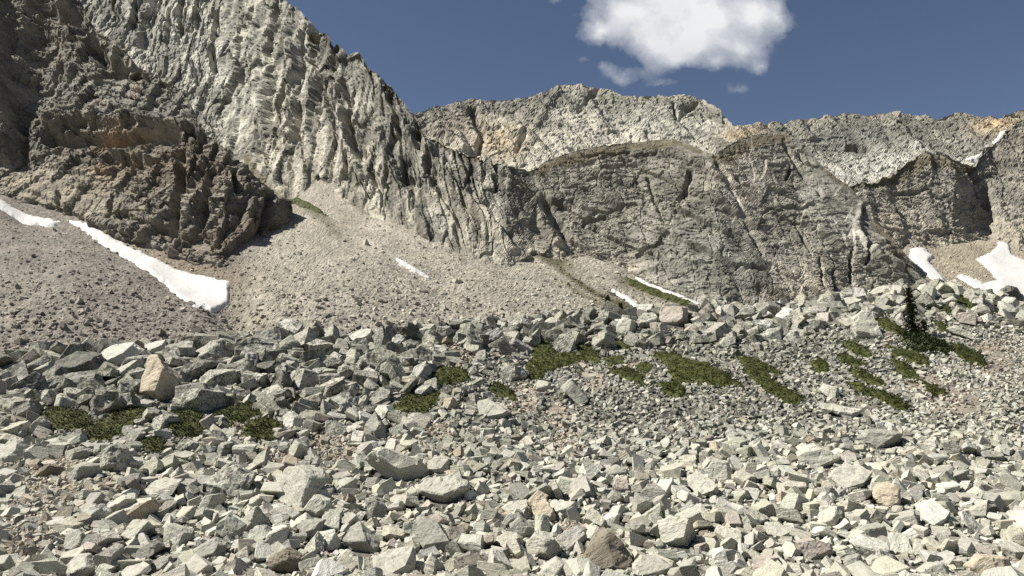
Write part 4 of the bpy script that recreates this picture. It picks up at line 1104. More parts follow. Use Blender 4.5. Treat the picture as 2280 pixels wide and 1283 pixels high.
for k, (pts, style, q, tint, label, short) in enumerate(BOULDERS):
    poly = np.array(pts, float)
    area = 0.5 * np.sum(poly[:, 0] * np.roll(poly[:, 1], -1) - np.roll(poly[:, 0], -1) * poly[:, 1])
    if area < 0:
        poly = poly[::-1]
    cx, cy = poly.mean(0)
    w_px, h_px = np.ptp(poly[:, 0]), np.ptp(poly[:, 1])
    low = poly[:, 1].max()
    base = hit_fg(cx, low - 0.10 * h_px)[0]
    size_m = math.sqrt(w_px * h_px) / F * base[1]
    D = base[1] + 0.30 * size_m
    # the body in a frame at its middle: right, up, towards the viewer
    s = D / F
    a0, e0 = ray(cx, cy)
    centre = np.array([a0 * D, D, e0 * D])
    P2 = np.stack([(poly[:, 0] - cx) * s, -(poly[:, 1] - cy) * s], 1)
    r_ = random.Random(900 + k)
    planes, offs = [], []
    m = len(P2)
    for i in range(m):
        p0, p1 = P2[i], P2[(i + 1) % m]
        t = p1 - p0
        nn = np.array([-t[1], t[0]])
        nn /= np.linalg.norm(nn) + 1e-9
        if nn @ (p0 + p1) < 0:
            nn = -nn
        tilt = r_.uniform(-0.30, 0.12)
        n3 = np.array([nn[0], nn[1], tilt]); n3 /= np.linalg.norm(n3)
        planes.append(n3); offs.append(n3 @ np.array([p0[0], p0[1], 0.0]))
    dep = size_m * (0.42 if style != 'f' else 0.34)
    qq = np.array([(q[0] - cx) * s, -(q[1] - cy) * s, dep])
    for nrm in FACES[style]:
        n3 = np.array(nrm) + np.array([r_.uniform(-.12, .12), r_.uniform(-.1, .1), r_.uniform(-.08, .08)])
        n3 /= np.linalg.norm(n3)
        planes.append(n3); offs.append(n3 @ qq)
    for nrm in ((0.3, 0.4, -1), (-0.4, 0.2, -1), (0.1, -0.4, -1)):
        n3 = np.array(nrm) / np.linalg.norm(nrm)
        planes.append(n3); offs.append(0.55 * size_m)
    for _ in range(4):                                     # a few broken corners
        i = r_.randrange(m)
        v = np.array([P2[i][0], P2[i][1], r_.uniform(-0.1, 0.5) * dep])
        n3 = np.array([P2[i][0], P2[i][1], r_.uniform(0.1, 0.8) * size_m]); n3 /= np.linalg.norm(n3)
        planes.append(n3); offs.append((n3 @ v) * r_.uniform(0.90, 0.98))
    pts3 = solid_from_planes(np.array(planes), np.array(offs))
    if len(pts3) < 6:
        continue
    world = centre + pts3[:, :1] * cam_right + pts3[:, 1:2] * cam_up + pts3[:, 2:] * cam_toward
    org = np.array([centre[0], centre[1], world[:, 2].min()])
    bm = rock_bmesh(world - org, bevel=0.035 * size_m, segs=1)
    L = roughen(bm, size_m, k + 1.3, max(0.085 * size_m, 0.06), 0.030)
    o = link('boulder', bm_to_mesh(bm, 'boulder', MAT_BOULDER, L + k * 3.7))
    o.location = org
    tv = np.array([0.81, 0.805, 0.785]) * np.array(TINTS[tint]) * r_.uniform(0.92, 1.08)
    o.color = (tv[0], tv[1], tv[2], LICHEN[tint])
    tag(o, label, 'boulder', 'boulders of the ridge crest' if cy < 905 else 'boulders in the lower talus')
    PLACED.append((centre[0], centre[1], 0.45 * w_px * s, poly, D))
    if short:
        ANCHORS.append((cx, cy, max(w_px, h_px), short))
# ------------------------------------------------------------------ shrub mats: outlines first, stones keep off them
MATS = [
 ([(90,925),(130,915),(190,922),(210,945),(170,960),(120,955)], 'leftmost green juniper mat spreading below the pale humped stone'),
 ([(190,962),(250,922),(310,908),(332,925),(285,952),(240,985),(200,982)], 'long green juniper mat slanting up towards the tall tan-faced boulder'),
 ([(375,930),(395,917),(425,917),(462,945),(452,970),(405,976),(380,965)], 'bright green juniper mat right of the mottled white stone'),
 ([(305,985),(350,980),(372,1000),(330,1012)], 'small green juniper mat below the mottled white stone'),
 ([(485,928),(540,905),(588,908),(580,925),(545,940),(510,944)], 'green juniper mat right of the square dark-faced block'),
 ([(545,950),(590,935),(620,945),(615,978),(565,982),(550,968)], 'dark green juniper mat left of the white-faced stone'),
 ([(642,880),(680,876),(688,893),(655,902)], 'small dark green tuft below the rounded black-sided boulder'),
 ([(880,912),(910,880),(945,886),(980,876),(988,893),(962,908),(958,920),(905,922)], 'dark green juniper mat left of the cream-coloured cube'),
 ([(960,838),(985,815),(1028,822),(1044,850),(1005,855),(985,865),(964,862)], 'dark green juniper mat upper right of the layered grey hump'),
 ([(1085,868),(1108,853),(1130,865),(1152,887),(1142,893),(1110,885)], 'narrow green juniper mat left of the tan gravel chute'),
 ([(1178,775),(1218,762),(1240,788),(1285,792),(1312,808),(1255,815),(1222,828),(1200,846),(1178,850),(1168,822),(1186,800)], 'biggest green juniper mat, below the crest around a white speckled boulder'),
 ([(1284,768),(1318,778),(1345,800),(1330,812),(1290,800)], 'green juniper mat right of the white boulder in the big mat'),
 ([(1358,752),(1390,762),(1404,775),(1392,780),(1368,770)], 'small green juniper mat below the white-faced crest block'),
 ([(1348,800),(1385,796),(1392,812),(1360,815)], 'small olive tuft at the right end of the big green mat'),
 ([(1358,830),(1395,818),(1430,840),(1440,862),(1405,850)], 'thin green juniper strip above the leaning grey slab'),
 ([(1420,818),(1440,812),(1452,822),(1440,832),(1424,830)], 'round olive green cushion alone in the pale gravel'),
 ([(1450,790),(1495,786),(1540,806),(1575,815),(1620,838),(1655,860),(1600,862),(1545,848),(1500,832),(1478,812)], 'long dark green juniper stripe in the middle of the upper slope'),
 ([(1470,855),(1505,850),(1525,868),(1520,888),(1488,886)], 'green juniper mat below the long dark green stripe'),
 ([(1490,832),(1530,840),(1545,858),(1505,850)], 'small green strip tucked under the long dark green stripe'),
 ([(1640,798),(1685,800),(1705,818),(1715,848),(1755,872),(1792,897),(1752,898),(1705,872),(1672,842),(1655,815)], 'steep green juniper stripe left of the faceted grey and white boulder'),
 ([(1690,805),(1720,818),(1740,836),(1712,832)], 'short green strip beside the top of the steep green stripe'),
 ([(1800,806),(1830,803),(1850,820),(1846,830),(1815,826)], 'small green cushion above the faceted grey and white boulder'),
 ([(1868,760),(1900,762),(1935,778),(1940,796),(1905,790),(1880,776)], 'olive green mat below the tall smooth pale block'),
 ([(1860,790),(1890,796),(1925,815),(1905,820),(1875,805)], 'thin olive strip left of the spruce thicket'),
 ([(1880,850),(1925,858),(1970,880),(2005,898),(2032,922),(1995,912),(1950,888),(1900,868)], 'longest low green stripe running down to the right below the spruce'),
 ([(1890,828),(1930,835),(1975,855),(1960,862),(1915,848)], 'green strip above the longest low green stripe'),
 ([(1945,708),(1985,715),(2015,735),(2010,748),(1965,730)], 'olive green patch left of the spruce trunk'),
 ([(1975,775),(2020,782),(2068,800),(2072,818),(2035,808),(1995,790)], 'bright green patch in front of the dark spruce thicket'),
 ([(1985,800),(2025,820),(2050,848),(2020,845),(1990,822)], 'green strip below the bright green patch by the spruce'),
 ([(2112,660),(2145,660),(2175,678),(2165,692),(2130,680)], 'green patch on the crest near the right edge'),
 ([(2110,770),(2140,768),(2185,795),(2195,818),(2160,812),(2130,792)], 'green strip right of the dark spruce thicket'),
 ([(2185,684),(2225,688),(2240,700),(2200,702)], 'dark green tuft below the dark boulder by the snow'),
 ([(2090,680),(2115,682),(2122,700),(2098,698)], 'green tuft right of the pale crest boulder by the spruce'),
 ([(2080,715),(2105,720),(2110,740),(2090,736)], 'small green patch between the spruce and the white slab'),
 ([(2050,850),(2085,860),(2100,878),(2070,872)], 'thin green patch above the tan gravel on the right'),
]
MAT_POLYS = [np.array(m[0], float) for m in MATS]
def mat_at(px, py):
    s = np.full(np.shape(px), -1e9)
    for p in MAT_POLYS:
        x0, y0 = p.min(0) - 15; x1, y1 = p.max(0) + 15
        w = (px > x0) & (px < x1) & (py > y0) & (py < y1)
        if w.any():
            s[w] = np.maximum(s[w], signed(px[w], py[w], [tuple(q) for q in p]))
    return s

# ------------------------------------------------------------------ kinds of broken stone, cut from blocks
def stone_points(seed):
    r = random.Random(seed)
    dims = np.array([1.0, r.uniform(0.5, 0.95), r.uniform(0.24, 0.68)]) * 0.5
    planes, offs = [], []
    for ax in range(3):
        for sg in (-1, 1):
            n = np.zeros(3); n[ax] = sg
            n = n + np.array([r.uniform(-.28, .28) for _ in range(3)])
            n /= np.linalg.norm(n)
            planes.append(n); offs.append(dims[ax] * r.uniform(0.85, 1.05))
    for _ in range(r.randint(4, 6)):
        n = np.array([r.gauss(0, 1) for _ in range(3)]); n /= np.linalg.norm(n)
        ext = np.sum(np.abs(n) * dims)
        planes.append(n); offs.append(ext * r.uniform(0.66, 0.86))
    return solid_from_planes(np.array(planes), np.array(offs))

SMALL, MEDIUM, LARGE = [], [], []
def arrays(bm):
    for i, v in enumerate(bm.verts): v.index = i
    out = np.array([v.co for v in bm.verts]), np.array([[v.index for v in f.verts] for f in bm.faces])
    bm.free()
    return out
for k in range(44):
    SMALL.append(arrays(rock_bmesh(stone_points(3000 + k))))
for k in range(44):
    bm = rock_bmesh(stone_points(4000 + k), bevel=0.028)
    MEDIUM.append(arrays(bm))
for k in range(40):
    bm = rock_bmesh(stone_points(5000 + k), bevel=0.035)
    L = roughen(bm, 1.0, k + 0.7, 0.11, 0.028)
    LARGE.append(bm_to_mesh(bm, 'stone', MAT_BOULDER, L + k * 2.9))

def pose(r, tilt=0.45):
    return np.array(Euler((r.gauss(0, tilt), r.gauss(0, tilt), r.uniform(0, 6.283))).to_matrix())

# ------------------------------------------------------------------ where stones lie and how large they get
def largest(px, py):
    """largest loose stone expected at this spot of the slope, in metres"""
    crest = np.interp(px, [p[0] for p in _cr], [p[1] for p in _cr])
    d = py - crest
    left = sstep(1250, 900, px)
    s = np.interp(py, [700, 900, 1000, 1100, 1290], [0.55, 0.55, 0.68, 0.85, 0.98])
    s = np.where(d < 70, 1.55, s)
    s = np.maximum(s, left * np.interp(d, [0, 110, 180, 240], [1.9, 1.5, 1.0, 0.9]))
    fine = sstep(1050, 1350, px) * sstep(95, 130, d) * sstep(1010, 940, py)
    s = s * (1 - fine) + 0.40 * fine
    fr = sstep(1960, 2120, px) * sstep(40, 80, d) * sstep(1010, 930, py)
    s = s * (1 - fr) + 0.34 * fr
    return s

NCAND = 165000
r_np = np.random.default_rng(21)
cy_ = np.sqrt(r_np.uniform(19.0 ** 2, 72.0 ** 2, NCAND))
cx_ = r_np.uniform(-0.70, 0.72, NCAND) * cy_ + r_np.uniform(-2, 2, NCAND)
u_ = r_np.uniform(0, 1, NCAND)
dmin, dmx, g_ = 0.14, 1.9, 1.75
cs_ = (dmin ** -g_ + u_ * (dmx ** -g_ - dmin ** -g_)) ** (-1 / g_)
# more big blocks along the ridge and on its left flank
NE = 5200
ex_a = r_np.uniform(-0.70, 0.70, NE)
ex_dc = np.interp(ex_a, _ca, _cD)
ex_y = ex_dc + 1.2 - np.abs(r_np.normal(0, 1, NE)) * np.interp(ex_a, [-0.6, -0.1, 0.1, 0.6], [8.5, 7.0, 3.2, 3.6])
ex_s = r_np.uniform(0.62, 1.0, NE) ** 2 * np.interp(ex_a, [-0.5, 0.1, 0.5], [2.0, 1.75, 1.6])
cx_ = np.concatenate([cx_, ex_a * ex_y]); cy_ = np.concatenate([cy_, ex_y]); cs_ = np.concatenate([cs_, ex_s])
NCAND = len(cx_)
dcr = np.interp(cx_ / cy_, _ca, _cD)
cz_ = z_fg(cx_, cy_)
cpx, cpy = pixel(np.stack([cx_, cy_, cz_], 1))
big = largest(cpx, cpy)
soil = soil_at(cpx, cpy)
matd = mat_at(cpx, cpy)
keep = (cy_ < dcr + 5) & (cs_ < big * np.interp(soil, [0.3, 0.6], [1.0, 0.28]))
hpx = cs_ * 0.75 * F / cy_
matd = np.maximum(matd, mat_at(cpx, cpy - 0.5 * hpx))
matd = np.maximum(matd, mat_at(cpx, cpy - 0.9 * hpx) - 3)
keep &= ~((matd > -1) & (cs_ > 0.26)) & ~((matd > 2) & (r_np.uniform(0, 1, NCAND) < 0.96))
keep &= ~((cs_ < 0.22) & (cy_ > 40) & (r_np.uniform(0, 1, NCAND) < 0.6))
for (bx, by, br, bpoly, bD) in PLACED:            # nothing large may lie in front of a boulder
    near_ = np.nonzero(keep & (cy_ < bD + 0.3) & (cy_ > bD - 6) & (np.abs(cpx - bpoly[:, 0].mean()) < 120) & (cs_ > 0.2))[0]
    tp = [tuple(q) for q in bpoly]
    bad = inside(cpx[near_], cpy[near_], tp) | inside(cpx[near_], cpy[near_] - 0.55 * hpx[near_], tp)
    for sx_ in (-0.45, 0.45):
        bad |= inside(cpx[near_] + sx_ * hpx[near_], cpy[near_] - 0.4 * hpx[near_], tp)
    keep[near_[bad]] = False
order = np.nonzero(keep)[0]
order = order[np.argsort(-cs_[order])]
CELL = 1.0
grid = {}
def reg(x, y, rad):
    reach = int(math.ceil(rad / CELL))
    ix, iy = int(x // CELL), int(y // CELL)
    for i in range(ix - reach, ix + reach + 1):
        for j in range(iy - reach, iy + reach + 1):
            grid.setdefault((i, j), []).append((x, y, rad))
for b in PLACED:
    reg(b[0], b[1] + 0.1, b[2] * 0.95)
chosen = []
for i in order:
    x, y, rad = cx_[i], cy_[i], cs_[i] * 0.36
    ok = True
    for (qx, qy, qr) in grid.get((int(x // CELL), int(y // CELL)), ()):
        dx, dy = x - qx, y - qy
        lim = qr * 0.92 + rad * 0.60
        if dx * dx + dy * dy < lim * lim:
            ok = False
            break
    if ok:
        chosen.append(i)
        reg(x, y, rad)
chosen = np.array(chosen)

def stone_tint(r, px, py, soil):
    """pale clean stone low down, greyer lichen-grown stone near the ridge, warmer bits on the gravel"""
    up = float(np.interp(py, [780, 930, 1060], [1.0, 0.8, 0.0]))
    up *= float(np.interp(px, [1700, 2150], [1.0, 0.55]))
    base = np.array((0.545, 0.53, 0.45)) * (1 - 0.20 * up)
    v = r.random()
    if soil > 0.45 and v < 0.75:
        base = np.array((0.45, 0.39, 0.305)) * r.uniform(0.8, 1.2)
    elif v < 0.02:
        base = np.array((0.50, 0.44, 0.35))
    elif v < 0.045:
        base = np.array((0.31, 0.285, 0.235))
    elif v < 0.19:
        base = np.array((0.60, 0.59, 0.52))
    elif v < 0.22:
        base = np.array((0.46, 0.41, 0.355))
    base = np.array([0.815, 0.807, 0.785]) * base * r.uniform(0.70, 1.14) * np.array([1 + r.uniform(-.025, .035), 1.0, 1 + r.uniform(-.06, .05)])
    return base, min(1.15, max(0.0, up * r.uniform(0.55, 1.2) + r.uniform(-0.05, 0.15)))

# the largest loose stones are things of their own
app = cs_[chosen] / cy_[chosen]
inpic = (cpx[chosen] > 5) & (cpx[chosen] < 2275) & (cpy[chosen] < 1278) & (cy_[chosen] < dcr[chosen] + 1.0)
hidden = np.zeros(len(chosen), bool)
for (pts, *_r) in BOULDERS:
    hidden |= inside(cpx[chosen], cpy[chosen], [tuple(p) for p in pts])
cand = np.nonzero(inpic & ~hidden)[0]
cand = cand[np.argsort(-app[cand])][:168]
single = set(cand.tolist())
used_labels = {}
ORD = ['', 'second ', 'third ', 'fourth ', 'fifth ', 'sixth ', 'seventh ', 'eighth ']
infos = []
for c in cand:
    i = chosen[c]
    r = random.Random(int(i))
    tint, lich = stone_tint(r, cpx[i], cpy[i], soil[i])
    vi = r.randrange(len(LARGE))
    dims = np.array(LARGE[vi].vertices[0].co)
    V = np.zeros(len(LARGE[vi].vertices) * 3); LARGE[vi].vertices.foreach_get('co', V)
    ext = np.ptp(V.reshape(-1, 3), axis=0)
    flatness = ext[2] / ext[0]
    lum = tint.mean()
    cw = 'warm tan' if tint[0] / tint[2] > 1.4 else ('whitish' if lum > 0.47 else ('pale grey' if lum > 0.385 else ('grey' if lum > 0.29 else 'dark grey')))
    if lich > 0.55: cw = 'lichen-flecked ' + ('grey' if lum < 0.42 else 'pale')
    sw = 'slab' if flatness < 0.48 else ('chunky stone' if flatness > 0.68 else 'angular stone')
    best = min(ANCHORS, key=lambda a: math.hypot(a[0] - cpx[i], (a[1] - cpy[i]) * 1.3))
    dx, dy = cpx[i] - best[0], cpy[i] - best[1]
    rel = ('right of' if dx > 0 else 'left of') if abs(dx) > abs(dy) * 1.2 else ('downhill of' if dy > 0 else 'uphill of')
    infos.append((math.hypot(dx, dy), c, cw, sw, rel, best[3], tint, lich, vi))
infos.sort(key=lambda t: t[0])
for dist, c, cw, sw, rel, short, tint, lich, vi in infos:
    i = chosen[c]
    r = random.Random(int(i) + 5)
    key = (cw, sw, rel, short)
    k = used_labels[key] = used_labels.get(key, -1) + 1
    label = (ORD[k] + 'nearest ' if k else '') + f'{cw} {sw} {rel} the {short}'
    if k == 0: label = 'nearest ' + label
    o = link('stone', LARGE[vi])
    s = cs_[i]
    o.scale = (s, s * r.uniform(0.85, 1.1), s * r.uniform(0.85, 1.15))
    o.rotation_euler = Matrix(pose(r).tolist()).to_euler()
    o.location = (cx_[i], cy_[i], cz_[i] + 0.22 * s)
    o.color = (tint[0], tint[1], tint[2], lich)
    tag(o, label, 'stone', 'large loose stones of the talus')

# fine gravel in the warm hollows
soil_xy = []
for b in SOIL:
    n_ = int(b[2] * b[3] / (9.0 if b[0] < 2000 else 14.0))
    qx = b[0] + r_np.normal(0, 0.6, n_) * b[2]; qy = b[1] + r_np.normal(0, 0.6, n_) * b[3]
    soil_xy.append(np.stack([qx, qy], 1))
soil_xy = np.concatenate(soil_xy)
soil_xy = soil_xy[(mat_at(soil_xy[:, 0], soil_xy[:, 1]) < 0)]
soil_p = hit_fg(soil_xy[:, 0], soil_xy[:, 1])
# all the other loose stones of the slope: past counting, one mass
VV, FF, CC, LL, KK = [], [], [], [], []
off = 0
def add_stone(bank, r, x, y, z, s, tint, lich, tilt=0.45, sink=0.20):
    global off
    V, Fc = bank[r.randrange(len(bank))]
    sc3 = np.array([s, s * r.uniform(0.8, 1.15), s * r.uniform(0.75, 1.25)])
    P = (V * sc3) @ pose(r, tilt).T
    VV.append(P + np.array([x, y, z + sink * s])); FF.append(Fc + off)
    CC.append(np.repeat(tint[None], len(V), 0)); KK.append(np.full(len(V), lich)); LL.append(V * s + np.array([x, y, z]) * 3.1)
    off += len(V)
for n_, i in enumerate(chosen):
    if n_ in single:
        continue
    r = random.Random(int(i))
    tint, lich = stone_tint(r, cpx[i], cpy[i], soil[i])
    bank = MEDIUM if cs_[i] / cy_[i] > 0.0175 else SMALL
    add_stone(bank, r, cx_[i], cy_[i], cz_[i], cs_[i], tint, lich)
for k_, (x, y, z) in enumerate(soil_p):
    r = random.Random(70000 + k_)
    tint = np.array((0.36, 0.315, 0.25)) * r.uniform(0.65, 1.35) if r.random() < 0.55 else np.array((0.42, 0.40, 0.34)) * r.uniform(0.7, 1.2)
    add_stone(SMALL, r, x, y, z, 0.16 * math.exp(r.gauss(0, 0.4)), tint, 0.1)
o = link('rubble', make_mesh('rubble', np.concatenate(VV), np.concatenate(FF), {'col': np.concatenate(CC), 'lich': np.concatenate(KK), 'loc': np.concatenate(LL)}, MAT_STONE))
tag(o, 'angular pale grey stones covering the whole near slope', 'rubble', kind='stuff')
print('near stones', len(chosen), 'tris', sum(len(f) for f in FF))

# stones on the scree behind: far away, one mass
VV, FF, CC, LL, KK = [], [], [], [], []
off = 0
tree_pts = np.nonzero((py_ < 850) & (px_ > -60) & (px_ < 2340))[0]
pick = r_np.choice(tree_pts, 14500, replace=False)
for i in pick:
    x, y, z = SPos[i]
    if py_[i] < YB(px_[i]) - 12:
        continue
    r = random.Random(int(i))
    lowf = float(np.interp(py_[i], [480, 620, 790], [0.0, 0.25, 1.0]))
    s = 0.24 * (1 + 1.4 * lowf) * math.exp(r.gauss(0, 0.45)) * (1.7 if r.random() < 0.04 + 0.05 * lowf else 1.0)
    tint = np.minimum(sc[i] * r.uniform(0.8, 1.9), 0.6)
    add_stone(SMALL, r, x, y, z, min(s, 2.2), tint, 0.0, 0.4, 0.0)
o = link('scree_rubble', make_mesh('scree_rubble', np.concatenate(VV), np.concatenate(FF), {'col': np.concatenate(CC), 'lich': np.concatenate(KK), 'loc': np.concatenate(LL)}, MAT_STONE))
tag(o, 'small brown and beige stones strewn over the distant scree', 'scree', kind='stuff')
print('scree stones tris', sum(len(f) for f in FF))
# ------------------------------------------------------------------ juniper mats: low domes of foliage that follow the ground
def sprig(r, n, size):
    """a few leaf-sized faces that stand out from one point"""
    V, Fc = [], []
    for _ in range(n):
        a = r.uniform(0, 6.283); up = r.uniform(0.25, 1.1)
        d = np.array([math.cos(a), math.sin(a), up]); d /= np.linalg.norm(d)
        sd = np.cross(d, [0, 0, 1.0]); sd /= np.linalg.norm(sd) + 1e-9
        L = size * r.uniform(0.6, 1.2); wd = L * r.uniform(0.22, 0.4)
        b = len(V)
        V += [-sd * wd * 0.5, sd * wd * 0.5, d * L + sd * wd * 0.25 * r.uniform(-1, 1)]
        Fc.append([b, b + 1, b + 2])
    return np.array(V), np.array(Fc)
rs = random.Random(77)
SPRIGS = [sprig(rs, 5, 1.0) for _ in range(24)]

def shrub_mat(name, poly, label, mat, height=0.28, leaf=0.10, dens=1.0, group='juniper mats on the near slope', seed=0):
    poly = np.array(poly, float)
    step = 2.2
    x0, y0 = poly.min(0) - 14; x1, y1 = poly.max(0) + 14
    X, Y = np.meshgrid(np.arange(x0, x1, step), np.arange(y1, y0, -step))
    G = hit_fg(X.ravel(), Y.ravel())
    wob = 5.0 * fbm(G / 0.55, 3, 801 + seed) + 5.0 * fbm(G / 2.0, 2, 811 + seed)
    sd = signed(X.ravel(), Y.ravel(), [tuple(p) for p in poly]) + 1.5 * wob + (8.0 if poly[:, 0].max() < 640 else 4.0)
    lift = height * sstep(-5, 9, sd) - 0.10 + 0.07 * fbm(G / 0.30, 3, 821) * (sd > -2)
    V = G + np.array([0, 0, 1.0]) * lift[:, None]
    Fq = grid_faces(*X.shape)
    Fq = Fq[(sd[Fq] > -5).all(1)]
    if len(Fq) < 4:
        return
    Ft = np.concatenate([Fq[:, [0, 1, 2]], Fq[:, [0, 2, 3]]], 0)
    used = np.unique(Ft)
    remap = np.full(len(V), -1); remap[used] = np.arange(len(used))
    VV, FF = [V[used]], [remap[Ft]]
    off = len(used)
    r = random.Random(seed + 5)
    inn = np.nonzero(sd > -1.5)[0]
    n = int(len(inn) * 1.5 * dens)
    for _ in range(n):
        i = inn[r.randrange(len(inn))]
        sv, sf = SPRIGS[r.randrange(24)]
        s = leaf * r.uniform(0.7, 1.5)
        p = V[i] + np.array([r.uniform(-.12, .12), r.uniform(-.25, .25), -0.02])
        VV.append(sv * s + p); FF.append(sf + off); off += len(sv)
    P = np.concatenate(VV); org = np.array([P[:, 0].mean(), P[:, 1].mean(), P[:, 2].min()])
    o = link(name, make_mesh(name, P - org, np.concatenate(FF), None, mat))
    o.location = org
    tag(o, label, 'shrub', group)
for k, (poly, label) in enumerate(MATS):
    shrub_mat('juniper_mat', poly, label, MAT_MAT, seed=k * 3)

# ------------------------------------------------------------------ conifers
def conifer(label, base, height, spread, seed, lean=0.0, group=None, dead=0.0):
    r = random.Random(seed)
    root = link('spruce_tree', None)
    root.location = base
    segs = 12
    ring = 7
    V, Fc = [], []
    for i in range(segs + 1):
        t = i / segs
        rad = 0.035 * height * (1 - t) ** 1.1 * 0.8 + 0.01
        for j in range(ring):
            a = 6.283 * j / ring
            V.append((rad * math.cos(a) + lean * height * t * t, rad * math.sin(a), height * t - 0.15))
    for i in range(segs):
        for j in range(ring):
            Fc.append([i * ring + j, i * ring + (j + 1) % ring, (i + 1) * ring + (j + 1) % ring, (i + 1) * ring + j])
    link('trunk', make_mesh('trunk', np.array(V), np.array(Fc), None, MAT_BARK), root)
    VV, FF, off = [], [], 0
    whorls = int(height * 11)
    for w in range(whorls):
        t = 0.06 + 0.94 * w / whorls
        z = height * t
        ln = spread * (1 - t) ** 0.75 * (0.75 + 0.25 * math.sin(w * 2.1)) * r.uniform(0.7, 1.15) + 0.10
        for b in range(r.randint(4, 6)):
            if r.random() < 0.12 + dead:
                continue
            a = r.uniform(0, 6.283)
            l_ = ln * r.uniform(0.55, 1.15)
            nseg = max(4, int(l_ / 0.06))
            for s_ in range(nseg):
                f = (s_ + 0.5) / nseg
                cpt = np.array([math.cos(a) * l_ * f + lean * height * t * t, math.sin(a) * l_ * f, z + 0.10 * l_ - 0.55 * l_ * f * f])
                sv, sf = SPRIGS[r.randrange(24)]
                q = sv * (0.34 * (1 - 0.35 * f) * r.uniform(0.7, 1.4))
                q[:, 2] *= r.uniform(-0.3, 0.9)
                VV.append(q + cpt); FF.append(sf + off); off += len(sv)
    link('crown', make_mesh('crown', np.concatenate(VV), np.concatenate(FF), None, MAT_NEEDLE), root)
    tag(root, label, 'tree', group)
    return root
def tree_at(px, py_base, h_px):
    b = hit_fg(px, py_base)[0]
    return b, h_px / F * b[1]
b, h = tree_at(2034, 750, 110)
conifer('tall narrow dark spruce rising above the right slope', b, h, 1.0, 31, -0.04)
b, h = tree_at(2058, 752, 40)
conifer('thin half-bare young spruce close to the right of the tall spruce', b, h, 0.45, 32, 0.03, dead=0.3)
shrub_mat('spruce_thicket', [(2010, 752), (2040, 748), (2075, 758), (2100, 768), (2106, 786), (2068, 788), (2030, 780), (2012, 768)], 'low dark spruce thicket spreading round the foot of the tall spruce', MAT_NEEDLE, 0.45, 0.2, 1.6, None, 501)

def far_tree(label, px, py_base, h_px, seed, spread, grp):
    D = 70.0
    a, e = ray(px, py_base)
    z = float(z_fg(np.array([a * D]), np.array([D]))[0])
    top = (ray(px, py_base - h_px)[1]) * D
    conifer(label, (float(a * D), D, z), top - z, spread, seed, 0.0, grp)
far_tree('bushy small conifer behind the middle of the crest', 1354, 700, 42, 41, 1.1, None)
far_tree('tiny thin conifer just right of the bushy small conifer', 1382, 702, 26, 42, 0.5, None)

# ------------------------------------------------------------------ old snow lying on the scree and in the gullies
def snow(label, poly, depth_fn, thick, out_n, edge=6.0, step=2.4, wob_px=4.0, seed=0):
    poly = np.array(poly, float)
    x0, y0 = poly.min(0) - 14; x1, y1 = poly.max(0) + 14
    X, Y = np.meshgrid(np.arange(x0, x1, step), np.arange(y1, y0, -step))
    x, y = X.ravel(), Y.ravel()
    Pb = depth_fn(x, y)
    sd = signed(x, y, [tuple(p) for p in poly]) + wob_px * fbm(Pb / 1.6, 3, 901 + seed) + 2 * fbm(Pb / 0.6, 2, 911 + seed)
    lift = thick * (2 * sstep(-edge, edge, sd) - 1) + 0.10 * fbm(Pb / 3.0, 3, 921) + 0.05
    V = Pb + out_n * lift[:, None]
    Fq = grid_faces(*X.shape)
    Fq = Fq[(sd[Fq] > -10).all(1)]
    used = np.unique(Fq)
    remap = np.full(len(V), -1); remap[used] = np.arange(len(used))
    P = V[used]; org = np.array([P[:, 0].mean(), P[:, 1].mean(), P[:, 2].min()])
    o = link('snow_patch', make_mesh('snow_patch', P - org, remap[Fq], None, MAT_SNOW, True))
    o.location = org
    tag(o, label, 'snow patch', 'patches of old snow')
def on_scree(x, y):
    D = depth_scree(x, y); a, e = ray(x, y)
    P = np.stack([a * D, D, e * D], 1)
    return P + sn * (scree_relief(P, x, y) + 0.12)[:, None]
snow('narrow curved snow strip at the foot of the dark cliff on the left edge', [(-60, 428), (0, 443), (60, 462), (130, 474), (118, 486), (60, 480), (0, 460), (-60, 448)], on_scree, 0.45, sn, seed=1)
snow('large white snow tongue widening downhill between the scree and the dark cliff', [(150, 470), (200, 483), (250, 510), (330, 551), (400, 583), (510, 616), (506, 655), (470, 680), (430, 676), (400, 655), (365, 615), (300, 571), (250, 538), (195, 500)], on_scree, 0.5, sn, seed=2)
snow('thin short snow streak in the middle of the beige scree', [(882, 590), (905, 600), (956, 626), (955, 629), (902, 604), (880, 593)], on_scree, 0.26, sn, edge=3, wob_px=1.5, seed=3)
snow('snow streak left of the green turf stripe at the grey cliff foot', [(1366, 640), (1400, 655), (1460, 692), (1452, 695), (1396, 662), (1364, 643)], on_scree, 0.28, sn, edge=3, wob_px=2, seed=4)
snow('snow streak between the green turf stripe and the grey cliff foot', [(1416, 613), (1450, 629), (1530, 663), (1598, 694), (1588, 697), (1512, 663), (1442, 630)], on_scree, 0.32, sn, edge=3, wob_px=2, seed=5)
snow('snow strip hugging the right foot of the grey cliff', [(2028, 556), (2052, 552), (2078, 572), (2066, 584), (2088, 606), (2116, 640), (2098, 644), (2066, 616), (2040, 590), (2026, 572)], on_scree, 0.5, sn, seed=6)
snow('largest right-hand snowfield reaching the right edge', [(2176, 580), (2212, 562), (2228, 537), (2246, 543), (2252, 566), (2300, 590), (2320, 700), (2230, 662), (2178, 646), (2130, 618), (2140, 612), (2190, 634), (2222, 628), (2206, 604)], on_scree, 0.5, sn, seed=7)
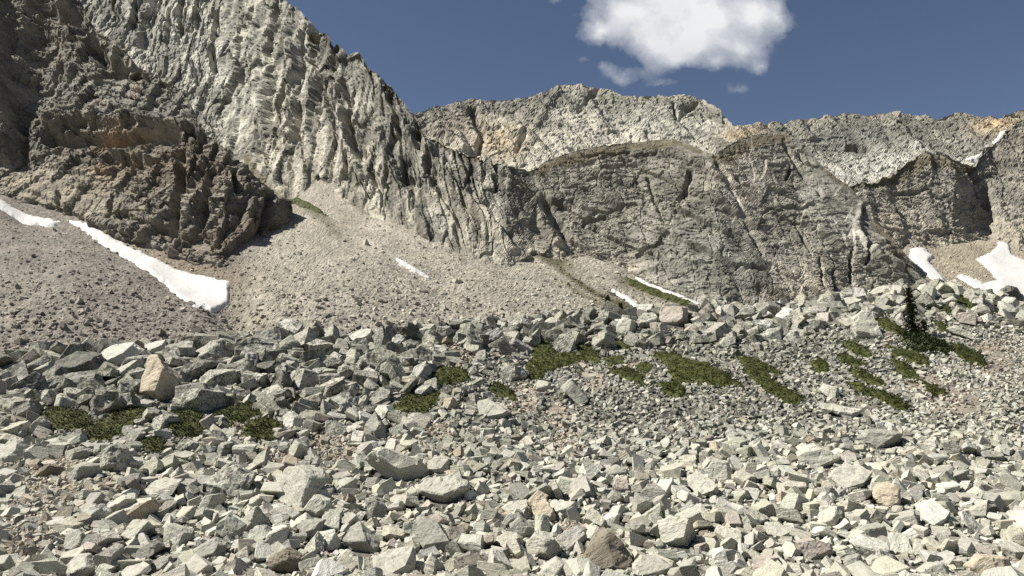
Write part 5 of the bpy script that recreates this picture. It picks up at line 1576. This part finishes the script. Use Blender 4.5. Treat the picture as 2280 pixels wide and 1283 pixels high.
def on_ridge(x, y):
    idx = np.nonzero((R_['px'] > x.min() - 20) & (R_['px'] < x.max() + 20) & (R_['py'] > y.min() - 20) & (R_['py'] < y.max() + 20))[0]
    w = np.exp(-((x[:, None] - R_['px'][idx][None]) ** 2 + (y[:, None] - R_['py'][idx][None]) ** 2) / 60.0)
    return (w @ R_['P'][idx]) / (w.sum(1, keepdims=True) + 1e-12)
snow('snow in the high gully below the right end of the skyline', [(2150, 350), (2180, 343), (2206, 326), (2226, 294), (2240, 286), (2244, 298), (2216, 340), (2192, 356), (2156, 358)], on_ridge, 1.2, np.array([0, -0.7, 0.7]), seed=8)

# dark green turf on the ramp under the pale cliff
def turf_patch(poly, label, seed):
    poly = np.array(poly, float)
    X, Y = np.meshgrid(np.arange(poly[:, 0].min() - 8, poly[:, 0].max() + 8, 2.4), np.arange(poly[:, 1].max() + 8, poly[:, 1].min() - 8, -2.4))
    x, y = X.ravel(), Y.ravel()
    parts = []
    for S in (dict(px=px_, py=py_, P=SPos), M_):
        idx = np.nonzero((S['px'] > x.min() - 12) & (S['px'] < x.max() + 12) & (S['py'] > y.min() - 12) & (S['py'] < y.max() + 12))[0]
        w = np.exp(-((x[:, None] - S['px'][idx][None]) ** 2 + (y[:, None] - S['py'][idx][None]) ** 2) / 12.0)
        parts.append((w @ S['P'][idx]) / (w.sum(1, keepdims=True) + 1e-12))
    ok0, ok1 = parts[0][:, 1] > 150, parts[1][:, 1] > 150
    P = np.where(((parts[0][:, 1] < parts[1][:, 1]) & ok0 | ~ok1)[:, None], parts[0], parts[1])
    sd = signed(x, y, [tuple(p) for p in poly]) + 3 * fbm(P / 1.5, 3, 931 + seed)
    V = P + np.array([0, -0.6, 0.8]) * (0.7 * (2 * sstep(-4, 5, sd) - 1) + 0.25 * fbm(P / 0.7, 3, 941))[:, None]
    Fq = grid_faces(*X.shape)
    Fq = Fq[((sd > -4) & (P[:, 1] > 150))[Fq].all(1)]
    Fq = Fq[(np.linalg.norm(V[Fq] - V[np.roll(Fq, 1, 1)], axis=2) < 5.0).all(1)]
    par = np.arange(len(V))                      # keep the one connected piece
    for _ in range(400):
        m_ = par[Fq].min(1)
        new = par.copy()
        for c_ in range(4):
            np.minimum.at(new, Fq[:, c_], m_)
        if (new == par).all():
            break
        par = new
    ids, cnt = np.unique(par[Fq[:, 0]], return_counts=True)
    Fq = Fq[par[Fq[:, 0]] == ids[cnt.argmax()]]
    used = np.unique(Fq); remap = np.full(len(V), -1); remap[used] = np.arange(len(used))
    Q = V[used]; org = np.array([Q[:, 0].mean(), Q[:, 1].mean(), Q[:, 2].min()])
    o = link('turf_patch', make_mesh('turf_patch', Q - org, remap[Fq], None, MAT_MAT))
    o.location = org
    tag(o, label, 'turf')
turf_patch([(596, 414), (620, 418), (660, 440), (700, 465), (737, 494), (715, 488), (672, 466), (630, 444), (604, 428)], 'dark green turf tongue on the ramp right of the dark cliff', 1)
turf_patch([(1388, 612), (1420, 622), (1480, 648), (1540, 672), (1585, 698), (1545, 694), (1490, 668), (1430, 644), (1400, 630)], 'green turf stripe between two snow streaks at the grey cliff foot', 2)
